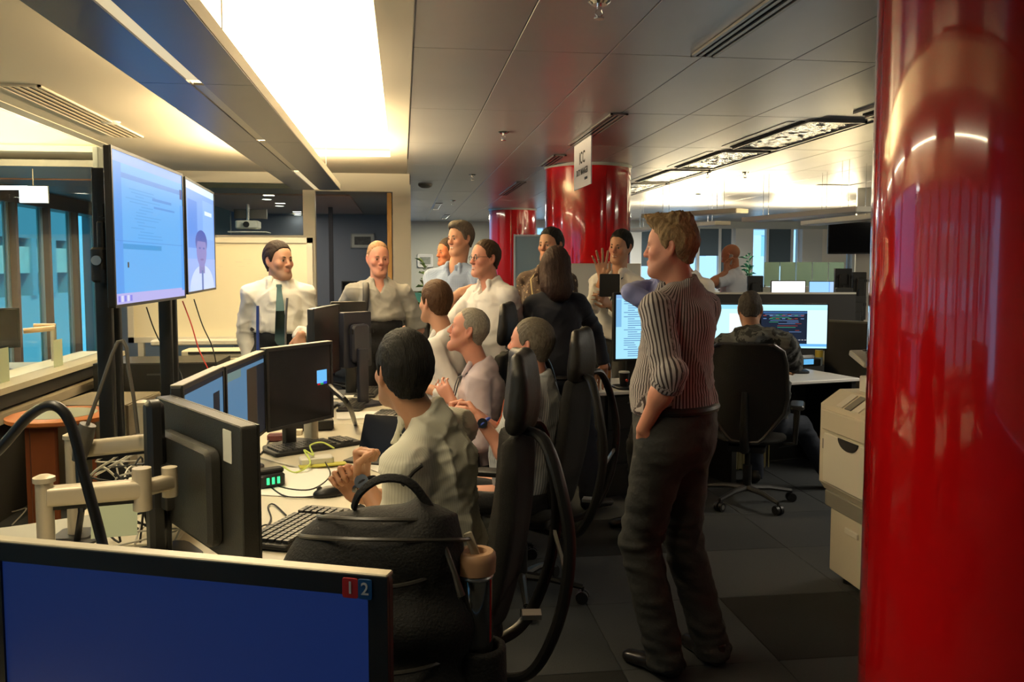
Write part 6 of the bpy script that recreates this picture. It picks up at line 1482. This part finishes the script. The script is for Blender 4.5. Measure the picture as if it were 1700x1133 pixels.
# ------------------------------------------------------------------ clothes and people
cloth_mat('shirt_white', (.70, .67, .58)); cloth_mat('shirt_white2', (.74, .72, .68)); cloth_mat('shirt_grey', (.27, .26, .23)); cloth_mat('shirt_lilac', (.52, .44, .47))
cloth_mat('shirt_main', (.40, .37, .36), (.045, .035, .038), .0135, .42); cloth_mat('shirt_near', (.60, .59, .49), (.50, .49, .40), .008, .3); cloth_mat('shirt_fine', (.44, .46, .46), (.16, .18, .21), .013, .35)
cloth_mat('shirt_lightblue', (.30, .38, .52), (.22, .29, .44), .012, .5, kind='check'); cloth_mat('shirt_blue', (.22, .25, .48)); cloth_mat('shirt_print', (.055, .035, .025), (.35, .26, .16), 42, .62, kind='camo')
cloth_mat('top_navy', (.010, .012, .020)); cloth_mat('jacket_camo', (.022, .024, .022), (.10, .105, .10), 14, .52, kind='camo'); cloth_mat('shirt_pale', (.55, .58, .64))
mat('trousers_black', (.013, .013, .014), .85, bump=.2, bscale=90); mat('trousers_main', (.030, .031, .030), .8, bump=.25, bscale=60); mat('jeans_dark', (.014, .020, .034), .85, bump=.3, bscale=200); mat('jeans_blue', (.06, .10, .22), .85)
SK_W = (.58, .31, .19); SK_R = (.60, .28, .19); SK_T = (.49, .26, .155)
BR = dict(hair=(.030, .018, .010), hname='darkbrown'); BK = dict(hair=(.012, .011, .009), hname='black'); GR = dict(hair=(.16, .14, .11), hname='grey', tip=(.30, .27, .22)); SB = dict(hair=(.17, .10, .045), hname='sandy', tip=(.30, .20, .10)); GD = dict(hair=(.055, .045, .032), hname='greydark', tip=(.13, .11, .085))
dn = V(0, 0, -1)
def watch(J, arm, m, face):
    a = J['arms'][arm]; f = nrm(a['wr'] - a['el']); c = a['wr'] - f * .018; b = MB()
    e1 = nrm(np.cross(f, V(.2, .3, 1))); e2 = np.cross(f, e1); r = .033
    b.tube([c + (e1 * cos(q) + e2 * sin(q)) * r for q in np.linspace(0, 2 * pi, 21)[:-1]], .012, 8, closed=True, squash=.6); w = b.build('watch', m, J['E'], True)
    out = nrm(np.asarray(face, float) - f * (np.asarray(face, float) @ f)); q = c + out * r
    MB().cyl(q - out * .004, q + out * .009, .022, n=24).build('dial', mat('watch_dial', (.03, .04, .06), .2, metal=.5), w, True)
# standing foreground man
J1 = person('standing man in striped grey shirt and dark trousers, one hand in his pocket', 1122, 3.28, -120, S=1.80, shirt='main', trousers='trousers_main', style='tuft', spike=1, hth=.011, rag=.004, hyaw=-98, hpitch=0, skin=SK_R, stubble=.3,
    neck=(1133, 484, 0.0), head=(1113, 412, -.02), hs=.97, fine=.0042, coarse=.012, cres=.0085, tres=.009, w=.22, fat=.028, sleeve=1.12, cuff=.06, armL=dict(w=(1068, 712, -.135), e=(1108, 648, -.24), hand=(V(-.45, -.15, -1), V(-1, 0, 0), 1, dict(curl=.3))),
    armR=dict(wl=(-.20, -.20, .92), hint=(-.4, .6, -.3)), legL=dict(f=(.09, .03, .09), dir=(-.05, -1, 0)), legR=dict(f=(-.12, .12, .09), dir=(-.5, -1, 0)), wrinkle=.0036, baggy=.016, twrinkle=.008, blouse=1.6, hem=.085, jaw=1.08, armk=.92, **SB)
# seated row on the left
watch_m = mat('watch_black', (.015, .02, .03), .25, metal=.4)
J2 = person('seated man with black hair and watch, back to the lens, in pale olive shirt', 742, 2.62, -112, S=1.80, seat=.47, shirt='near', hyaw=-152, hpitch=6, hroll=0, neck=(712, 704, -.02), head=(668, 618, -.03), hs=1.04, fine=.0045, cres=.009, skin=SK_T, hth=.013, top=1.2, w=.235, fat=.03, vneck=.03, hem=-.02,
    sleeve=.78, armL=dict(w=(601, 796, -.02), e=(668, 850, -.16), hand=(V(-.05, .02, 1.0), V(.2, 1, .1), -1, dict(curl=1.45, scale=1.0, thumb=.9)), hf=.0042),
    armR=dict(w=(588, 822, .07), e=(660, 880, .22), sleeve=1.3, hand=(V(.25, -.35, .8), V(1, .5, 0), 1, dict(curl=1.1)), hf=.005), wrinkle=.0055, **BK)
watch(J2, 'L', watch_m, (.93, .37, .2))
person_l = 'laughing seated man with short grey hair in a lilac shirt, in profile'
J3 = person(person_l, 790, 4.44, -98, S=1.76, seat=.47, shirt='lilac', hyaw=-94, hpitch=14, neck=(802, 612, 0), head=(777, 549, 0), hs=1.0, fine=.0048, skin=SK_R, open=1, hairline=.022, hth=.005, w=.19, hem=-.02, lanyard=(.03, .03, .04), sleeve=1.6,
    armL=dict(w=(752, 668, -.15), e=(800, 690, -.2)), armR=dict(w=(700, 665, .0), e=(745, 690, .1)), stubble=.1, **GR)
J4 = person('seated man with cropped grey-brown hair and blue watch, fiddling with his hands', 872, 3.90, -106, S=1.78, seat=.47, shirt='fine', hyaw=-112, hpitch=8, neck=(893, 636, 0), head=(880, 573, 0), hs=1.03, fine=.005, skin=SK_R, hth=.008, w=.20, fat=.045, hem=-.02, lanyard=(.55, .10, .04),
    sleeve=.95, armL=dict(w=(797, 697, -.20), e=(850, 762, -.22), hand=(V(-.5, -.6, .5), V(.3, -.5, -.5), 1, dict(curl=.8)), hf=.005), armR=dict(w=(790, 688, -.02), e=(830, 730, .1), hand=(V(.1, -.6, .5), V(.3, -.2, -.8), 1, dict(curl=.9)), hf=.005), **GD)
watch(J4, 'L', mat('watch_blue', (.02, .05, .35), .3, metal=.3), (.96, .28, .2))
J5 = person('seated brown-haired man facing away up the bench, white shirt and teal lanyard', 738, 4.98, -118, S=1.84, seat=.50, shirt='white2', hyaw=-140, hpitch=4, neck=(743, 558, -.02), head=(722, 503, 0), hs=1.04, fine=.0055, skin=SK_W, hth=.014, top=1.2, w=.20, fat=.02, hem=-.02, lanyard=(.01, .10, .12), sleeve=1.5,
    armL=dict(w=(690, 640, -.15), e=(745, 660, -.2)), armR=dict(w=(680, 630, .1), e=(700, 640, .25)), hair=(.07, .035, .015), hname='brown')
# presenter
J6 = person('presenter in white shirt and teal tie standing before the whiteboard', 462, 5.30, 4, S=1.75, shirt='white', hyaw=38, hpitch=2, hipz=1.04, hem=.15, neck=(461, 470, 0), head=(463, 434, -.02), fine=.0045, cres=.010, skin=SK_T, w=.195, tie=(.06, .11, .115), vneck=.0, sleeve=1.85, stubble=.6,
    armR=dict(w=(424, 622, -.04), e=(404, 560, .06), hand=(V(.1, 0, -1), V(1, .2, 0), 1, {})), armL=dict(w=(499, 556, -.22), e=(516, 575, .02), hand=(V(-.1, -.3, -1), V(0, 1, 0), -1, dict(curl=.3))), wrinkle=.006, **BR)
# grey shirt, rucksack strap
J7 = person('man in grey shirt with a black rucksack strap, hands behind his back, by the doorway', 629, 6.0, 4, S=1.78, shirt='grey', hyaw=14, hpitch=-4, neck=(629, 472, 0), head=(628, 430, -.02), hs=1.02, fine=.005, skin=SK_R, hth=.005, hairline=.018, w=.205, fat=.015, sleeve=.95, hipz=1.04, hem=.18, vneck=.07,
    armR=dict(w=(616, 552, .17), e=(580, 520, .08)), armL=dict(w=(642, 552, .17), e=(677, 520, .08)), smile=.4, hair=(.30, .17, .09), hname='ginger', wrinkle=.006)
def strap(J, x, m, name='rucksack_strap', w=.022, side=-1):
    P, N, up, fwd, left = (J[k] for k in ('P', 'N', 'up', 'fwd', 'left')); L = np.linalg.norm(N - P); pts = []
    for t_, lx, dep in ((1.02, .085, -.10), (1.035, .09, -.03), (1.02, .095, .055), (.93, .098, .120), (.80, .10, .150), (.64, .105, .158), (.50, .12, .150), (.40, .155, .11)):
        pts.append(P + (N - P) * t_ + left * side * lx + fwd * (dep * 1.0))
    MB().tube(pts, w, 10, squash=.35).build(name, m, J['E'], True)
strap(J7, 0, mat('strap_black', (.012, .012, .013), .6))
# tall man, arms crossed
J8 = person('tall man with greying dark hair and crossed arms in a light blue shirt', 757, 5.95, -30, S=1.93, shirt='lightblue', hyaw=-50, hpitch=-2, neck=(757, 446, 0), head=(764, 397, 0), hs=.97, fine=.0048, skin=SK_W, smile=1, w=.21, sleeve=.80, trousers='jeans_blue', vneck=.06,
    armL=dict(w=(742, 503, -.26), e=(783, 512, -.12), hand=(V(-1, .2, .1), V(0, 1, 0), 1, dict(curl=.3)), hf=.006), armR=dict(w=(764, 485, -.27), e=(731, 512, -.14), hand=(V(1, .3, .15), V(0, 1, 0), -1, dict(curl=.3)), hf=.006), hair=(.035, .03, .022), hname='pepper', tip=(.12, .10, .08), top=1.25, hth=.014, style='quiff')
# man in glasses
J9 = person('smiling man in glasses and untucked white shirt before the dark red column', 822, 5.50, -48, S=1.80, shirt='white2', hyaw=-58, hpitch=2, neck=(815, 474, 0), head=(805, 430, 0), hs=1.02, fine=.0048, skin=SK_R, smile=1, glasses=1, hairline=.014, hth=.007, w=.20, fat=.04, sleeve=1.8, hem=-.08, vneck=.06,
    armL=dict(w=(852, 585, -.1), e=(856, 540, .0)), armR=dict(w=(783, 590, .1), e=(778, 540, .1)), wrinkle=.006, hair=(.05, .028, .014), hname='brown2')
# half hidden face
person('man mostly hidden behind the tall man, only part of his face showing', 741, 7.3, -40, S=1.74, shirt='grey', hyaw=-60, head=(743, 420, 0), neck=(745, 465, 0), fine=.006, coarse=.016, cres=.014, tres=.016, skin=(.62, .22, .10), **BR)
# man in patterned shirt
person('dark-haired man in a brown patterned shirt behind the long-haired woman', 902, 6.25, -25, S=1.84, shirt='print', hyaw=-35, neck=(908, 452, 0), head=(914, 408, 0), hs=1.06, fine=.0055, skin=SK_T, w=.20, fat=.02, smile=.3, vneck=.10,
    armR=dict(w=(882, 540, -.1), e=(872, 505, .1)), lanyard=(.6, .5, .25), **BK)
# woman
J12 = person('woman with long dark brown hair in a navy top, her back turned', 930, 5.42, 176, S=1.74, shirt='top_navy', trousers='jeans_dark', style='long', hyaw=196, hpitch=-6, hair=(.022, .012, .009), hname='darkchestnut', tip=(.04, .022, .016), rag=.004, hres=.007, hth=.014, neck=(922, 488, 0), head=(921, 444, -.02), fine=.006, w=.175, collar=False, vneck=0, skin=SK_W,
    armR=dict(w=(1003, 608, .12), e=(985, 555, .1), hand=(V(.2, -.6, -.8), V(0, .3, -1), 1, {})), armL=dict(w=(866, 590, .05), e=(866, 560, .10)), legR=dict(f=(-.20, .00, .10), dir=(-.7, -.6, 0)), legL=dict(f=(.02, -.02, .10), dir=(.1, -1, 0)), hem=-.05, baggy=.012, sleeve=1.95, blouse=.3, loose=.006)
# man raising hand with black folder
J13 = person('smiling dark-haired man in white shirt raising one hand beside the middle red column', 1020, 6.72, -28, S=1.86, shirt='white2', hyaw=-30, hpitch=-6, hroll=6, neck=(1027, 456, 0), head=(1030, 410, 0), hs=1.08, fine=.0055, skin=SK_T, smile=1, w=.20, sleeve=1.7, lanyard=(.02, .04, .06), vneck=.06,
    armR=dict(w=(1000, 462, -.28), e=(986, 505, -.10), hand=(V(-.1, 0, 1), V(.3, -1, 0), 1, dict(curl=.12, spread=.25, thumb=.1, scale=1.15)), hf=.006), armL=dict(w=(1012, 506, -.34), e=(1052, 508, -.12)), wrinkle=.006, **BK)
c = W(1012, 474, 6.25); t = thing('folder', 'black folder held against the chest by the man raising his hand', 'folder', c, RD(-20)); MB().rbox((0, 0, 0), (.15, .015, .17), .01, axis=1).build('cover', M_blk, t, True); MB().box((.012, -.0, 0), (.145, .008, .16)).build('pages', M_paper, t)
# blue shirt behind the foreground man
person('man in a blue shirt almost hidden behind the striped-shirt man, elbow showing', 1112, 5.02, -60, S=1.80, shirt='blue', hyaw=-70, head=(1118, 415, 0), neck=(1112, 462, 0), fine=.007, coarse=.016, cres=.011, skin=SK_W, w=.21, sleeve=1.4,
    armR=dict(w=(1112, 520, -.12), e=(1058, 508, -.22)), armL=dict(w=(1130, 570, -.1), e=(1150, 530, -.05)), legR=dict(f=(-.12, -.12, .09)), legL=dict(f=(.12, .02, .09)), **BR)
person('person in a white shirt farther off, shoulder showing beside the sandy-haired head', 1146, 7.9, 150, S=1.76, shirt='white2', head=(1128, 424, 0), neck=(1150, 462, 0), fine=.008, coarse=.018, cres=.013, tres=.018, w=.19, **BR)
# bald man on phone
J16 = person('bald man holding a phone to his ear by the far windows', 1216, 9.1, -112, S=1.80, shirt='pale', hyaw=-115, hpitch=-14, head=(1213, 426, 0), neck=(1219, 452, 0), hs=1.08, fine=.006, skin=(.40, .17, .09), style='bald', w=.20, sleeve=.62, fat=.02,
    armL=dict(w=(1205, 452, -.20), e=(1186, 482, -.20), hand=(V(.05, .1, 1), V(.3, 1, 0), 1, dict(curl=.4)), hf=.007))
o = MB().rbox((0, 0, 0), (.010, .05, .11), .01, axis=0).build('mobile_phone', mat('phone_grey', (.35, .35, .36), .3), smooth=True); o.location = [float(x) for x in W(1213, 431, 8.99)]; o.rotation_euler = (0.2, 0, .4); tag(o, 'grey mobile phone held to the bald man head', 'phone')
# camouflage jacket
J17 = person('seated man in a hooded camouflage jacket, back turned', 1262, 5.72, 168, S=1.80, seat=.47, shirt='jacket_camo', top_name='jacket', hyaw=185, hpitch=-16, neck=(1252, 556, .0), head=(1245, 515, .03), hs=1.04, fine=.0055, skin=SK_T, hth=.006, w=.235, fat=.05, hem=-.02, hood=True, collar=True, vneck=0, loose=.022, wrinkle=.009,
    sleeve=1.9, armR=dict(w=(1322, 612, .42), e=(1328, 640, .12)), armL=dict(w=(1225, 600, .5), e=(1190, 630, .2)), legR=dict(f=(-.42, -.50, .09)), legL=dict(f=(.10, -.42, .09)), trousers='jeans_dark', hair=(.035, .03, .024), hname='cropped', tip=(.07, .06, .05))
# ---- chairs under the seated people
def at(px, d, hv): 
    p = W(px, 500, d); return (p[0], p[1], 0), RD(hv) - atan2(ray(px, 500)[0], ray(px, 500)[1])
for (px, d, hv, lb, hz) in ((706, 2.58, -94, 'nearest black high-back chair, seen edge-on beside the man in pale olive shirt', 0), (866, 3.98, -104, 'black high-back chair of the man in striped shirt, right of his head', -.03),
                    (792, 4.54, -98, 'black high-back chair of the laughing man in lilac', -.03), (762, 5.02, -100, 'black high-back chair showing between the laughing man and the man in glasses', .04)):
    c, r = at(px, d, hv); loop_chair(lb, c, r, None, hz)
c, r = at(1246, 5.60, 176); mesh_chair('black mesh chair of the man in the camouflage jacket, chrome-tipped star base', c, r)

# slim frames put around the added fill lamps under the grey ceiling
for k, (x, y) in enumerate(((.6, 14.5), (.9, 17.6), (5, 16.5), (8.5, 6), (8.5, 11), (5.0, 5.2), (5.2, 1.2))):
    t = thing('fill_lamp_frame', ('frame of an added fill lamp before the farthest red column', 'frame of an added fill lamp close to the far back wall', 'frame of an added fill lamp near the far right windows', 'frame of an added fill lamp behind the near red column, right wall side', 'frame of an added fill lamp behind the wall television', 'frame of an added fill lamp between reflector lights and near red column', 'frame of an added fill lamp beside the near red column, out of view')[k], 'ceiling light', (x, y, 2.60), 0, 'frames of added fill lamps')
    b = MB()
    for s_ in (-1, 1): b.box((s_ * .05, 0, 0), (.015, 1.46, .012)); b.box((0, s_ * .72, 0), (.1, .015, .012))
    b.build('frame', M_mf, t)
